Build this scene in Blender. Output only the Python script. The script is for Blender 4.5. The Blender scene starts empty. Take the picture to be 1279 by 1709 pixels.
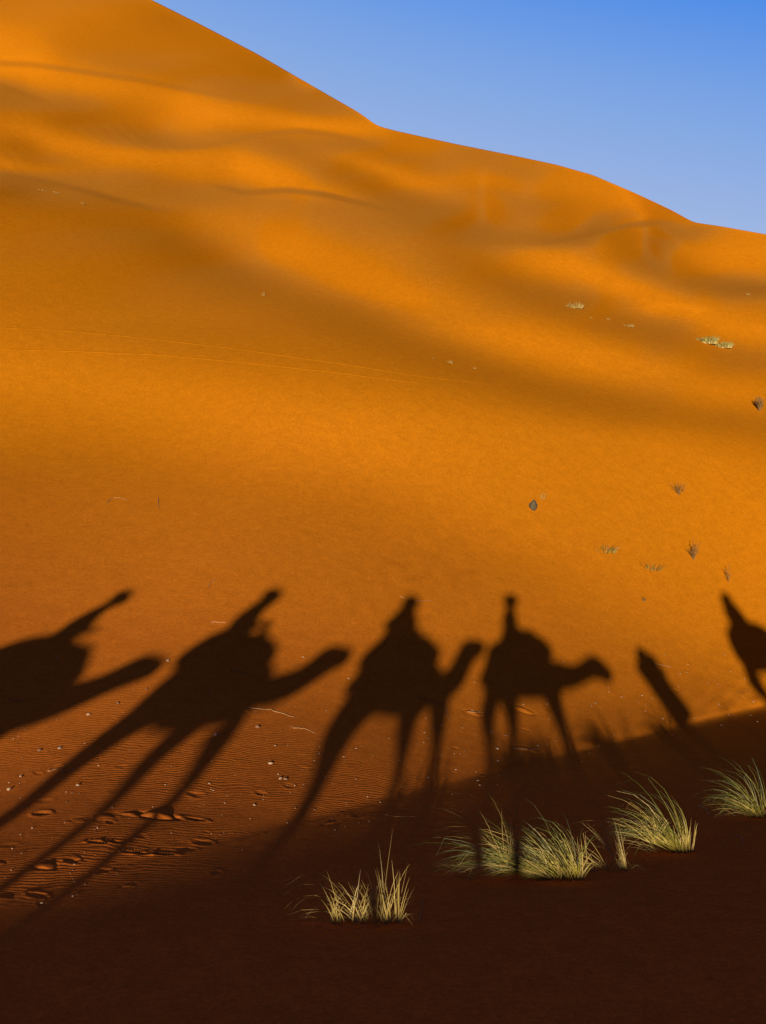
import bpy, bmesh, math, random
import numpy as np
from mathutils import Vector, Matrix

FOC = 2000.0; SUNV = (0.105361, 0.982938, -0.150774)
SKYSTR = 0.004; GLOW = (.065,.018,.012); SUNE = 5.0; SUNCOL = (1.0, .93, .80)
SAND_A = (.415, .126, .0025); SAND_B = (.435, .134, .0035); EXPO = .75
DELTA = .085; RIPSCALE = 3.6; RIPH = .0075; GRAINH = .0035
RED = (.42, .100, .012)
DENT_PX = [(262, 1362, .15, .07, .075), (222, 1360, .12, .05, .03), (162, 1406, .09, .035, -.03), (190, 1405, .10, .03, -.03), (228, 1424, .13, .035, -.035), (268, 1427, .12, .035, -.035),
           (325, 1367, .12, .04, -.03), (872, 1184, .16, .10, .045), (878, 1250, .2, .08, .03), (790, 1190, .12, .08, .03), (70, 1358, .08, .08, -.03), (75, 1445, .08, .07, .03)]
PEBBLES = [(148, 1193, .028), (100, 1249, .03), (66, 1253, .025), (15, 1318, .03), (35, 1296, .022), (130, 1311, .024), (360, 1227, .03), (430, 1214, .028), (452, 1275, .03), (468, 1300, .026), (476, 1301, .026), (425, 1344, .022), (197, 1174, .026), (245, 1150, .024), (280, 1103, .03), (350, 1308, .018), (70, 1508, .016), (165, 1278, .014), (820, 1222, .03), (830, 1250, .028)]
STICKS = [
 ([(412, 1183), (436, 1184), (458, 1188), (492, 1197)], 1.3, 'long pale stalk just right of the second camel shadow neck'),
 ([(6, 1161), (24, 1170), (52, 1172)], 1.0, 'pale stalk in the shadow at the left edge'),
 ([(385, 1118), (410, 1123), (432, 1133)], .8, 'thin stalk lying within the second camel shadow'),
 ([(490, 1215), (508, 1216), (526, 1224)], 1.0, 'short pale stalk between the second and middle camel shadows'),
 ([(668, 996), (690, 1004), (722, 1003)], .9, 'thin pale stalk just above the middle rider shadow'),
 ([(352, 1039), (378, 1040)], 1.1, 'short pale stick left of the second rider shadow'),
 ([(700, 1165), (722, 1170), (745, 1176)], .8, 'thin stalk within the middle camel shadow'),
 ([(178, 840), (186, 832), (200, 831), (214, 836)], .8, 'curved pale stalk high on the left part of the slope'),
 ([(264, 832), (265, 850)], .7, 'tiny upright pale stalk beside the curved one'),
 ([(348, 980), (352, 972), (362, 968)], .8, 'small hooked stalk above the second rider shadow'),
 ([(1088, 1108), (1104, 1110), (1122, 1114)], .9, 'pale stalk right of the guide shadow head'),
 ([(782, 1188), (806, 1190)], 1.4, 'thick pale stalk left of the legs of the whole camel shadow'),
 ([(856, 1250), (880, 1252), (900, 1250)], 1.2, 'pale stalk between the legs of the whole camel shadow'),
 ([(744, 1182), (750, 1200)], .9, 'short stalk at the chest of the middle camel shadow'),
 ([(1168, 1345), (1178, 1350), (1186, 1366)], 1.0, 'curled stalk left of the right edge tuft'),
 ([(1222, 1393), (1238, 1398), (1240, 1410)], 1.0, 'curled stalk below the right edge tuft'),
 ([(524, 1548), (552, 1553), (600, 1548), (636, 1546)], .9, 'long straw lying in front of the lone straw tuft'),
 ([(700, 1538), (708, 1502)], .7, 'thin stalk right of the lone straw tuft'),
 ([(640, 1362), (662, 1364), (704, 1365)], .7, 'broken pale stalk in the dark above the lone straw tuft'),
 ([(80, 1288), (100, 1283), (112, 1290)], 1.1, 'short stalk near the left edge below the first camel shadow'),
]
GREY_BAND_SHADE = (.385, .135, .012)  # greyer sand of the gentle slopes, with the bands' dull shading painted in
FOLDS = [(.06, [(-60, 104), (0, 105), (60, 108), (130, 118), (230, 133), (300, 146), (400, 165), (480, 180), (550, 192)]), (.08, [(-60, 130), (0, 143), (60, 163), (110, 180)]),
 (.07, [(200, 238), (300, 245), (350, 243), (400, 232), (450, 222), (500, 218), (560, 225), (610, 238), (650, 255), (700, 270)]),
 (.15, [(-60, 292), (0, 293), (60, 300), (130, 315), (200, 335), (260, 349), (320, 352)]),
 (.14, [(330, 308), (370, 313), (410, 322), (440, 320), (480, 317), (540, 324), (600, 338), (660, 352), (720, 366)]),
 (.16, [(880, 408), (950, 398), (1000, 387), (1050, 376), (1100, 371), (1150, 374)])]

# ------------------------------------------------------------------ camera, light, sky, exposure
C = bpy.context.scene
COL = C.collection
EYE = 2.75                                   # the photographer's eye above the dune crest he rides along
cam_d = bpy.data.cameras.new('camera'); cam = bpy.data.objects.new('camera', cam_d); COL.objects.link(cam)
cam_d.sensor_fit = 'VERTICAL'; cam_d.sensor_height = 36.0; cam_d.lens = 36.0 * FOC / 1709.0
cam_d.clip_start = 0.05; cam_d.clip_end = 20000
cam.location = (0, 0, EYE); cam.rotation_euler = (math.radians(90) - math.atan(154.5 / FOC), 0, 0)
C.camera = cam
SUN_DIR = Vector(SUNV)      # the way the light travels
sun_d = bpy.data.lights.new('sun', 'SUN'); sun = bpy.data.objects.new('sun', sun_d); COL.objects.link(sun)
sun_d.energy = SUNE; sun_d.angle = math.radians(0.55); sun_d.color = SUNCOL
sun.rotation_euler = SUN_DIR.to_track_quat('-Z', 'Y').to_euler(); sun.location = (-5, -30, 20)
W = bpy.data.worlds.new('World'); C.world = W; W.use_nodes = True
nt = W.node_tree; nt.nodes.clear()
out = nt.nodes.new('ShaderNodeOutputWorld'); bg = nt.nodes.new('ShaderNodeBackground')
sky = nt.nodes.new('ShaderNodeTexSky'); sky.sky_type = 'NISHITA'; sky.sun_disc = False
sky.sun_elevation = math.radians(8.7); sky.sun_rotation = math.radians(180 + 6.1)
sky.air_density = 1.0; sky.dust_density = 0.3; sky.ozone_density = 2.0
# the sky over the dunes: pale violet blue low down, deep blue overhead, a warm glow round the low sun
tc = nt.nodes.new('ShaderNodeTexCoord')
def dotn(v):
    d = nt.nodes.new('ShaderNodeVectorMath'); d.operation = 'DOT_PRODUCT'; d.inputs[1].default_value = v
    nt.links.new(tc.outputs['Generated'], d.inputs[0]); return d.outputs['Value']
ramp = nt.nodes.new('ShaderNodeValToRGB'); nt.links.new(dotn((.2, 0, 1)), ramp.inputs['Fac'])
SKYCOLS = [(.0, (.42, .50, .72)), (.2, (.335, .45, .74)), (.285, (.205, .37, .76)), (.365, (.072, .26, .79)), (.5, (.015, .10, .5)), (.75, (.003, .03, .2))]
el = ramp.color_ramp.elements
while len(el) < len(SKYCOLS): el.new(.5)
for e_, (p_, c_) in zip(el, SKYCOLS): e_.position = p_; e_.color = c_ + (1,)
glow = nt.nodes.new('ShaderNodeMapRange'); glow.inputs['From Min'].default_value = -.2; glow.inputs['From Max'].default_value = 1
nt.links.new(dotn(tuple(-SUN_DIR)), glow.inputs['Value'])
mixs = nt.nodes.new('ShaderNodeMix'); mixs.data_type = 'RGBA'; mixs.inputs['B'].default_value = GLOW + (1,)
nt.links.new(glow.outputs[0], mixs.inputs['Factor']); nt.links.new(ramp.outputs['Color'], mixs.inputs['A'])
bg.inputs['Strength'].default_value = 0.575
nt.links.new(mixs.outputs['Result'], bg.inputs[0])
bg2 = nt.nodes.new('ShaderNodeBackground'); bg2.inputs['Strength'].default_value = SKYSTR
nt.links.new(sky.outputs[0], bg2.inputs[0])
add = nt.nodes.new('ShaderNodeAddShader'); nt.links.new(bg.outputs[0], add.inputs[0]); nt.links.new(bg2.outputs[0], add.inputs[1])
nt.links.new(add.outputs[0], out.inputs[0])
C.view_settings.view_transform = 'Standard'; C.view_settings.look = 'None'
C.view_settings.gamma = 1; C.view_settings.exposure = EXPO
C.render.film_transparent = False

FOOT = [-0.41767, -0.41695, -0.41621, -0.41546, -0.41469, -0.41392, -0.41313, -0.41232, -0.4115, -0.41067, -0.40983, -0.40897, -0.4081, -0.40722, -0.40632, -0.40542, -0.40449, -0.40356, -0.40261, -0.40165, -0.40067, -0.39969, -0.39869, -0.39767, -0.39665, -0.39561, -0.39456, -0.3935, -0.39242, -0.39133, -0.39023, -0.38911, -0.38799, -0.38685, -0.3857, -0.38453, -0.38336, -0.38217, -0.38097, -0.37975, -0.37853, -0.37729, -0.37604, -0.37478, -0.3735, -0.37222, -0.37092, -0.36961, -0.36829, -0.36695, -0.36561, -0.36425, -0.36288, -0.3615, -0.36011, -0.35871, -0.35729, -0.35586, -0.35442, -0.35297, -0.35151, -0.35004, -0.34856, -0.34706, -0.34556, -0.34404, -0.34251, -0.34097, -0.33942, -0.33786, -0.33629, -0.33471, -0.33311, -0.33151, -0.32989, -0.32827, -0.32663, -0.32498, -0.32333, -0.32166, -0.31998, -0.31829, -0.31659, -0.31489, -0.31317, -0.31144, -0.3097, -0.30795, -0.30619, -0.30442, -0.30265, -0.30086, -0.29906, -0.29725, -0.29543, -0.29361, -0.29177, -0.28993, -0.28807, -0.28621, -0.28434, -0.28245, -0.28056, -0.27866, -0.27675, -0.27483, -0.27291, -0.27097, -0.26903, -0.26707, -0.26511, -0.26314, -0.26116, -0.25917, -0.25718, -0.25517, -0.25316, -0.25114, -0.24911, -0.24708, -0.24503]
TERRAIN = """
4619 39 39 40 46 33 32 42 37 35 36 37 38 39 39 40 41 41 42 42 43 41 41 40 38 35 31 31 29 30 29 29 29 28 29 29 28 28 28 28 28 28 28 27 28 27 28 28 28 28 29 29 28 29 28 29 28 28 29 29 29 30 29 30 30 30 31 31 33 33 35 37 37 36 35 35 33 31 31 29 28 26 24 22 20 19 17 16 17 16 16 18 17 18 18 19 18 22 26 28 31 33 36 36 37 37 36 33 30 25 24 24 25 27 30 52 272 282 39 19 22 25 77 54 24 24 25 44 87 221 320 105 35 27 28 29 26 25 29 33 41 47 56 59 60 61 62 62 65 69 72 78 83 90 94 101 106 91 0 1
4627 38 39 41 46 32 29 37 40 38 34 37 38 39 39 39 40 41 41 42 41 41 41 39 39 37 33 31 30 29 29 29 28 29 29 28 28 28 28 28 28 28 27 28 28 27 28 27 28 29 28 29 29 28 29 28 29 28 29 28 30 29 30 30 30 30 30 31 32 33 35 36 37 36 35 34 33 32 30 30 28 26 25 23 22 18 18 16 16 17 17 17 18 19 19 19 17 20 24 27 30 32 35 35 37 38 37 35 32 27 24 24 25 28 31 35 174 330 97 20 22 25 46 81 26 23 24 34 68 144 301 207 46 30 27 29 27 26 26 31 37 44 52 57 59 61 60 61 63 66 69 74 80 85 90 97 102 108 48 1
4634 39 39 40 46 33 27 33 40 40 35 37 37 38 39 39 39 41 40 40 41 41 40 39 39 37 35 32 31 29 29 29 28 29 28 28 28 28 28 28 28 27 28 28 27 28 27 28 28 28 28 29 29 28 29 28 28 29 28 29 29 30 29 30 30 30 31 30 31 33 34 36 36 36 35 34 33 32 30 29 29 27 25 24 22 20 18 17 16 17 17 18 18 19 20 20 18 19 22 27 28 31 34 35 36 38 39 37 34 30 25 25 25 29 33 37 92 306 189 24 23 28 31 79 40 23 24 28 59 108 226 269 84 35 28 29 29 28 26 30 36 42 50 56 59 61 61 61 62 65 67 72 77 82 88 94 98 105 103 11
4642 38 39 41 46 33 26 31 37 40 38 37 36 39 38 38 39 39 40 40 39 40 40 39 38 38 36 34 31 30 29 29 28 29 28 28 28 28 27 28 28 27 28 27 28 27 28 27 28 28 28 29 28 29 28 29 28 28 29 29 29 29 30 30 30 30 30 30 31 32 34 35 36 36 35 33 33 31 31 29 29 27 26 24 23 21 19 17 17 16 17 18 20 19 20 21 19 19 21 25 28 30 32 34 36 38 39 39 36 33 28 25 26 29 35 40 53 233 265 49 22 33 29 55 63 24 24 26 46 95 164 256 155 43 31 29 30 29 28 29 35 41 48 56 59 61 62 62 63 64 66 71 75 80 86 91 97 103 108 75
4649 39 39 40 46 34 25 29 35 39 41 37 36 38 38 38 38 38 39 39 39 40 39 38 38 37 37 35 33 31 29 29 28 28 28 28 28 28 27 28 28 27 27 28 27 28 27 28 27 28 28 29 28 29 28 28 29 28 29 28 29 30 29 30 30 30 30 30 31 32 33 34 36 35 35 34 32 31 31 29 29 27 26 25 23 22 20 19 16 16 17 19 19 20 21 21 21 19 20 24 27 29 31 33 35 37 40 40 38 36 31 26 27 28 36 43 47 145 288 112 21 30 38 34 73 31 24 25 34 83 135 206 207 69 34 29 31 31 29 30 32 40 47 55 60 62 62 63 63 64 66 69 74 78 84 89 95 101 107 110
4657 39 39 40 46 34 25 29 32 37 41 39 37 36 38 38 37 38 38 38 39 39 38 38 38 36 37 36 34 32 30 29 28 28 28 28 28 27 28 27 27 28 27 28 27 27 28 27 28 27 28 29 28 28 29 28 28 29 28 29 29 29 30 30 30 30 30 30 30 31 33 34 35 35 35 33 32 32 30 29 29 27 26 25 24 22 21 20 17 17 16 19 19 21 21 22 22 19 20 23 27 28 30 32 33 37 39 41 40 38 34 29 27 28 35 46 50 84 257 187 28 25 46 31 58 49 24 24 27 65 123 169 202 117 41 30 30 32 31 31 31 38 46 54 61 62 63 64 64 65 65 68 72 77 82 87 93 99 104 110
4665 39 39 40 46 35 25 27 31 35 40 40 39 36 37 37 37 37 37 38 38 38 38 37 37 37 36 36 34 34 31 29 29 28 28 28 27 27 28 27 27 28 27 27 27 28 27 28 27 28 27 29 28 28 28 28 29 28 29 28 29 30 29 30 30 30 30 30 30 31 32 33 35 35 35 33 32 31 30 29 29 27 26 26 24 22 22 20 19 17 17 17 20 20 22 23 23 21 20 22 26 27 29 31 33 35 38 41 42 40 37 32 28 28 34 47 55 63 192 233 59 21 44 42 39 61 27 24 26 43 111 155 174 152 57 33 29 31 33 32 31 36 44 52 61 65 64 65 65 65 66 67 71 75 80 85 91 97 102 109
4673 39 39 40 46 35 25 28 29 33 38 41 40 37 36 36 37 36 37 37 37 38 37 37 37 36 35 36 34 35 32 31 29 28 28 27 28 27 27 27 27 27 28 27 27 27 27 28 27 28 27 28 28 28 28 29 28 28 29 29 29 29 29 30 30 30 30 30 30 31 31 33 34 35 34 34 32 31 29 29 28 28 26 26 24 23 22 20 20 18 18 18 18 21 22 23 24 23 20 22 25 27 28 30 31 34 37 41 42 42 40 35 30 29 32 45 60 65 129 239 107 22 33 58 33 54 36 24 26 30 87 152 163 148 84 37 30 30 32 33 33 35 41 50 60 67 67 65 66 67 66 67 70 73 79 83 89 95 100 106
4681 39 39 40 45 36 25 28 29 31 37 39 42 37 36 35 36 36 36 37 36 37 37 37 36 35 36 35 34 34 34 31 30 29 28 27 28 27 27 27 27 27 27 27 27 27 27 27 28 27 28 27 28 28 28 28 28 28 29 29 29 29 29 30 30 30 29 30 30 31 31 33 33 35 34 33 32 31 30 28 28 27 27 25 25 23 22 21 20 20 18 18 19 20 22 24 24 25 21 22 24 26 28 29 30 32 36 39 43 43 42 39 33 30 31 40 60 71 93 206 158 36 25 59 46 38 46 24 26 28 50 135 169 141 102 50 32 29 31 34 34 35 38 46 57 66 70 68 68 67 67 68 69 72 76 81 86 92 98 103
4689 39 39 40 45 37 25 27 29 31 34 38 41 39 36 35 35 36 35 36 36 36 37 36 35 36 34 35 34 34 33 33 31 30 28 27 28 26 27 27 27 27 27 27 26 27 27 28 27 27 27 28 27 28 28 28 28 28 28 29 29 29 30 30 29 30 30 29 30 31 31 32 33 34 34 33 32 31 30 28 28 27 26 25 25 23 23 21 21 19 20 19 19 20 22 23 25 26 23 22 23 27 27 28 29 31 34 37 42 44 44 42 37 32 31 36 54 75 86 149 192 69 23 44 67 35 39 29 24 30 31 93 171 153 104 64 37 30 30 33 35 36 38 42 51 63 71 72 70 69 68 69 69 71 74 78 84 89 95 101
4698 38 39 40 45 37 25 28 29 30 32 36 41 39 37 35 34 35 36 35 35 36 35 36 35 35 34 35 33 34 33 33 32 30 29 28 27 27 27 27 26 27 27 26 27 27 27 27 27 27 27 27 28 27 27 28 28 28 29 28 29 30 29 30 29 30 30 29 30 30 31 32 33 33 33 33 33 31 30 28 28 26 26 25 25 23 23 22 20 21 20 20 20 20 22 22 25 27 25 24 22 26 27 28 28 30 32 35 40 44 45 44 42 35 32 34 46 72 87 115 186 110 31 36 67 48 30 31 23 30 32 48 145 172 115 72 44 32 30 32 34 37 39 40 47 56 68 74 75 71 70 71 69 71 72 76 82 86 92 98
4706 38 39 40 46 37 25 28 28 30 32 34 38 39 39 35 34 34 35 35 35 35 35 35 35 34 34 34 33 33 33 32 32 32 30 29 27 27 27 26 27 26 27 26 27 27 26 27 27 27 27 27 27 27 27 28 27 28 29 28 29 30 29 30 29 30 29 30 30 30 30 32 32 33 33 33 32 31 30 29 28 26 26 25 24 23 23 22 21 20 21 20 21 21 22 23 24 27 27 25 24 24 27 28 28 29 31 33 37 43 45 46 45 40 34 33 40 63 87 103 149 151 51 31 61 61 31 26 23 27 36 34 90 176 137 80 50 35 31 31 34 37 40 42 43 50 61 71 78 76 74 72 71 71 72 75 78 84 89 95
4715 38 39 39 46 38 25 27 29 29 31 33 37 38 39 36 34 34 34 35 34 34 35 34 34 34 34 33 33 33 32 32 32 32 30 30 28 28 26 27 26 27 26 26 27 26 27 26 27 27 26 27 27 27 27 27 27 28 29 28 29 29 30 29 30 29 30 29 30 30 31 31 31 33 33 32 33 31 30 29 28 26 26 24 24 23 23 21 22 20 21 21 21 22 23 23 24 26 28 27 25 24 28 27 28 29 29 32 35 40 45 47 47 44 38 34 37 51 81 98 124 158 87 33 50 67 40 24 21 24 36 39 46 141 165 94 56 39 32 31 34 36 40 43 45 46 53 63 75 80 79 76 74 72 72 74 77 81 87 92
4723 38 39 40 45 38 26 27 29 29 31 32 34 37 38 37 35 34 34 33 34 34 34 34 33 34 33 33 33 32 32 32 31 32 30 30 30 28 27 26 27 26 26 26 26 27 26 27 26 26 27 27 26 27 26 27 27 28 28 29 29 29 29 29 30 29 30 30 29 30 30 31 32 32 32 33 32 31 31 29 28 26 25 25 23 23 22 22 21 21 21 21 21 23 23 24 25 26 28 28 26 26 27 28 28 28 29 30 33 38 43 46 49 47 43 36 36 44 68 92 111 142 122 50 38 65 52 27 21 21 33 45 37 83 166 120 64 43 34 31 33 38 40 43 46 46 48 55 66 76 83 82 79 75 74 74 75 79 84 89
4732 38 39 39 45 39 26 27 29 29 30 32 33 35 37 37 36 34 33 34 33 33 34 33 33 33 33 33 32 32 32 31 31 31 30 30 30 29 28 27 26 26 26 26 26 26 27 26 26 26 27 26 26 26 27 26 27 28 28 28 29 29 29 29 30 29 30 29 30 30 30 31 31 32 32 32 32 31 31 29 28 27 25 24 24 22 22 22 21 21 20 21 22 22 24 25 26 27 27 29 28 27 26 29 28 29 28 30 31 35 40 46 49 50 47 40 36 41 55 82 101 125 136 80 38 52 59 37 22 20 29 47 44 44 130 145 78 48 35 32 33 38 42 43 46 49 46 48 56 67 79 87 86 81 77 74 75 78 81 87
4741 38 38 40 45 39 26 27 28 30 30 31 32 34 36 37 36 34 34 32 33 33 33 32 33 33 32 33 32 31 32 31 30 31 30 29 30 29 29 27 27 27 26 25 26 26 26 26 26 26 26 26 26 26 26 26 27 28 27 28 29 29 29 29 30 29 30 29 30 29 30 31 31 31 32 32 32 31 31 29 29 26 26 24 23 23 22 21 21 20 21 20 22 23 24 25 27 27 28 29 29 28 27 29 29 29 29 29 31 32 38 43 48 51 51 45 39 38 48 70 89 110 132 109 53 43 56 45 28 22 24 47 53 39 72 148 100 53 38 33 33 38 43 47 46 48 48 46 49 56 68 82 91 90 83 78 75 77 79 84
4749 39 38 40 45 39 26 27 29 29 30 30 32 33 35 36 36 35 33 33 32 32 33 32 32 32 32 33 31 32 31 30 30 30 30 29 30 29 29 28 27 27 26 26 26 26 25 26 26 26 25 26 26 26 25 27 26 27 27 28 29 29 28 30 29 29 30 30 29 30 30 30 31 31 32 31 32 31 31 29 29 27 26 24 23 23 21 21 21 20 20 21 21 23 24 25 27 29 29 30 30 28 29 29 30 29 30 29 30 32 35 40 47 51 53 49 43 39 44 60 81 96 120 122 77 42 49 48 33 25 25 40 65 44 45 115 117 62 40 32 32 38 45 50 50 48 49 47 46 49 57 71 88 95 92 83 79 77 79 82
4758 39 38 40 45 40 26 27 28 29 30 30 32 32 34 35 35 35 34 33 31 32 32 32 31 32 32 32 31 31 31 30 30 29 30 29 29 29 28 29 28 27 27 26 25 26 26 25 26 25 26 25 26 25 26 26 26 26 28 27 29 28 29 29 29 30 29 30 29 30 30 30 31 31 31 32 31 31 31 29 29 27 26 25 23 22 22 21 20 20 20 21 21 22 23 26 27 29 31 31 31 29 30 29 31 30 30 30 30 31 33 38 45 50 53 54 47 41 42 53 72 85 104 122 99 55 44 45 36 29 27 35 67 59 40 70 120 76 42 32 30 36 45 53 56 50 49 50 45 44 50 60 75 93 100 92 84 80 78 81
4768 38 38 40 44 41 26 27 28 29 30 30 32 32 32 34 35 35 34 32 32 31 31 32 31 32 31 31 31 31 31 29 30 29 29 29 28 29 28 29 28 28 27 26 26 25 26 25 26 25 25 25 26 25 25 26 26 26 27 27 28 28 29 29 29 29 30 29 30 30 30 30 30 31 31 32 31 31 31 29 29 27 26 25 23 23 21 21 20 20 20 20 21 22 23 25 27 30 31 33 32 30 30 31 31 31 31 31 30 31 32 36 42 48 54 55 53 44 42 48 64 78 88 110 112 75 46 41 37 31 29 37 53 83 43 48 93 89 49 33 28 33 41 54 61 58 50 50 47 43 45 50 63 81 99 102 93 84 80 80
4777 38 39 39 45 40 27 27 28 29 29 31 31 31 33 33 34 34 33 33 32 31 30 31 31 31 31 31 31 30 31 29 29 29 29 28 29 28 28 28 28 28 27 27 26 26 25 25 26 25 25 25 24 25 25 26 25 26 27 27 28 28 28 29 29 29 29 30 29 30 30 30 31 31 30 32 31 31 30 30 28 27 27 24 24 23 22 21 20 20 19 20 20 22 23 25 27 29 31 34 34 32 31 31 32 32 32 31 31 31 32 34 39 46 53 56 57 49 43 46 56 73 78 93 110 94 58 41 35 30 29 39 50 82 65 41 62 87 60 35 28 29 36 51 63 65 57 50 49 45 42 45 52 67 88 104 103 93 83 81
4786 38 39 39 45 41 27 26 28 29 30 30 31 32 32 32 33 33 33 33 31 31 31 30 31 30 31 30 31 30 30 29 29 29 28 28 28 28 28 27 28 27 28 27 26 26 26 25 25 25 25 25 24 25 25 25 25 26 26 27 27 28 28 28 29 29 29 30 29 30 30 30 31 30 31 31 31 31 30 30 28 28 26 25 24 23 22 21 20 20 19 20 20 21 23 24 27 28 32 33 36 35 32 31 32 34 33 32 32 32 32 33 36 44 50 56 60 54 46 45 51 66 75 79 96 102 76 46 35 29 28 34 59 65 91 45 47 68 64 42 29 26 31 45 61 70 66 55 49 48 42 42 45 55 72 96 108 102 92 83
4796 38 38 40 44 42 27 26 28 29 29 31 31 31 32 32 32 32 32 32 32 31 30 30 30 31 30 30 30 30 30 29 28 28 29 27 28 28 27 28 27 27 27 27 26 27 25 26 25 25 24 25 24 25 24 25 25 25 26 27 27 27 28 28 28 29 29 30 29 30 30 30 30 31 31 31 30 31 30 30 28 28 26 25 24 23 22 21 21 20 20 19 20 21 22 24 26 28 31 34 36 37 33 33 32 35 34 33 33 33 33 33 34 41 48 54 61 60 50 45 48 59 72 73 80 96 90 59 38 29 25 29 55 73 85 69 40 53 58 46 32 25 27 37 56 71 73 64 52 49 44 41 42 47 59 79 102 110 101 90
4805 38 39 39 44 42 28 26 28 29 29 31 31 31 32 31 32 31 31 32 31 31 30 30 30 29 30 30 30 29 30 28 29 28 28 27 28 27 27 27 27 27 26 27 26 26 27 25 25 25 25 24 24 24 25 24 25 25 26 26 26 27 28 28 28 28 29 29 30 29 30 30 31 30 31 31 30 31 30 29 29 27 26 26 24 23 22 21 21 20 20 20 20 21 22 23 25 28 30 34 36 38 36 33 33 35 36 35 34 34 33 34 34 38 45 52 60 63 57 47 46 53 67 72 71 82 92 75 44 31 25 24 39 91 73 89 44 44 50 44 36 26 24 30 47 68 77 72 59 51 48 42 40 42 49 65 87 107 110 100
4815 38 38 40 44 42 28 26 28 29 29 31 31 32 31 31 31 30 31 30 31 30 31 29 30 29 30 29 30 29 29 29 28 28 27 28 27 27 27 26 27 26 26 26 26 26 26 26 25 25 25 24 24 24 24 24 25 25 25 26 26 27 27 27 28 28 29 29 29 29 30 30 31 30 31 31 30 30 30 29 29 27 27 25 24 23 22 22 21 20 20 20 20 21 22 23 25 27 30 33 35 38 39 35 34 35 37 36 35 35 36 35 34 36 42 50 57 65 63 51 45 49 60 71 68 72 83 83 57 34 26 22 28 75 103 77 65 38 44 41 35 28 23 24 38 61 77 79 68 55 50 45 41 40 43 53 70 95 110 110
4824 38 39 40 43 43 28 26 28 29 30 30 32 31 31 31 30 30 30 30 30 30 30 30 29 29 29 29 30 29 28 29 28 27 28 27 27 27 26 26 27 26 25 26 26 25 26 25 25 25 25 24 24 24 24 24 24 25 25 25 26 26 27 27 28 28 28 29 29 29 30 30 30 31 30 31 30 30 30 29 28 28 26 25 24 24 22 22 21 20 21 20 20 21 22 23 25 27 29 32 35 38 40 36 36 35 38 38 36 37 36 37 36 36 40 48 54 64 67 57 46 46 54 67 69 67 74 80 67 41 27 21 23 49 126 80 74 41 38 39 34 28 23 22 29 51 76 82 75 62 53 48 43 40 40 46 59 79 102 112
4834 38 39 39 44 43 29 26 28 29 29 31 31 32 31 30 30 29 29 30 29 29 30 30 29 29 29 29 29 28 29 28 28 27 28 27 26 27 26 26 26 25 26 25 25 25 25 25 25 25 25 24 24 24 23 24 24 25 24 25 26 26 27 26 28 27 28 29 28 30 29 30 30 30 31 31 30 30 30 28 28 28 26 25 24 23 23 22 21 21 20 21 20 21 22 24 25 26 29 32 34 38 39 39 36 36 39 39 38 38 39 38 38 37 38 46 53 61 69 62 49 45 49 60 70 67 67 74 70 49 30 23 19 34 104 122 65 52 35 36 33 28 24 21 24 40 66 85 82 69 57 51 47 41 39 42 50 66 88 108
4844 38 39 39 44 44 29 25 29 29 29 31 31 32 30 30 30 29 28 29 29 29 29 29 29 29 29 29 28 29 28 28 27 28 27 27 26 26 26 26 25 26 25 25 25 24 25 24 25 24 24 24 24 24 24 24 23 25 24 25 25 26 26 26 27 28 28 28 28 29 29 30 30 30 31 30 30 30 30 28 28 27 26 25 24 24 22 22 22 21 20 21 20 22 22 24 25 27 29 31 34 37 39 40 37 37 38 41 40 40 39 41 40 39 39 43 51 59 69 67 52 44 46 53 66 69 67 68 69 54 34 24 20 23 75 144 79 55 36 34 32 28 24 21 22 32 53 80 88 77 64 54 50 44 41 40 44 56 73 96
4854 38 39 39 44 44 29 26 28 30 29 31 31 31 31 30 29 28 29 28 28 28 29 29 29 29 28 29 28 28 28 28 28 27 27 26 26 26 26 25 25 25 25 25 24 25 24 24 24 23 24 24 23 24 24 23 24 24 25 24 25 25 26 26 27 27 28 28 28 28 29 30 29 30 31 30 30 30 29 29 27 27 26 25 24 23 23 22 21 22 20 21 21 21 23 24 25 27 30 31 34 36 38 41 38 37 38 42 42 41 42 42 43 42 40 41 51 57 66 69 58 44 43 49 58 69 69 67 65 56 39 26 20 19 51 130 115 54 42 32 31 28 25 21 22 28 42 67 89 85 72 60 53 48 43 41 41 48 61 82
4865 38 38 40 43 44 30 26 28 30 30 30 32 30 30 30 29 28 28 28 28 28 28 28 29 28 29 28 28 28 28 28 27 27 27 26 26 26 25 25 25 25 24 25 24 24 23 24 23 24 23 23 23 23 24 23 24 24 24 25 24 25 26 26 26 27 27 28 28 28 29 29 29 30 30 30 30 30 29 28 27 27 25 25 24 23 23 22 22 21 21 21 20 22 23 24 26 28 29 32 34 36 38 40 39 38 38 42 43 43 43 45 46 45 43 40 49 58 63 69 61 46 41 45 51 64 72 69 63 56 41 28 22 19 27 110 134 69 44 34 31 29 25 22 22 26 38 55 79 91 80 67 57 51 47 43 41 44 52 69
4875 38 39 39 43 45 30 26 29 29 30 31 30 31 30 29 29 28 28 28 27 28 27 28 28 28 29 28 28 28 28 27 27 27 27 26 25 26 25 25 24 25 24 24 23 24 23 24 23 22 23 22 23 23 23 23 24 24 24 24 24 25 25 26 26 27 27 27 28 28 28 29 29 29 30 30 30 29 29 28 27 26 25 25 24 23 22 22 22 21 21 21 21 22 23 25 26 28 30 32 35 36 38 40 39 38 39 41 44 45 44 46 49 50 46 42 47 58 62 66 62 48 40 42 46 56 72 73 65 55 42 31 22 19 19 69 140 93 49 38 33 29 27 23 22 26 38 49 65 86 87 75 63 56 51 45 43 43 47 58
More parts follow.
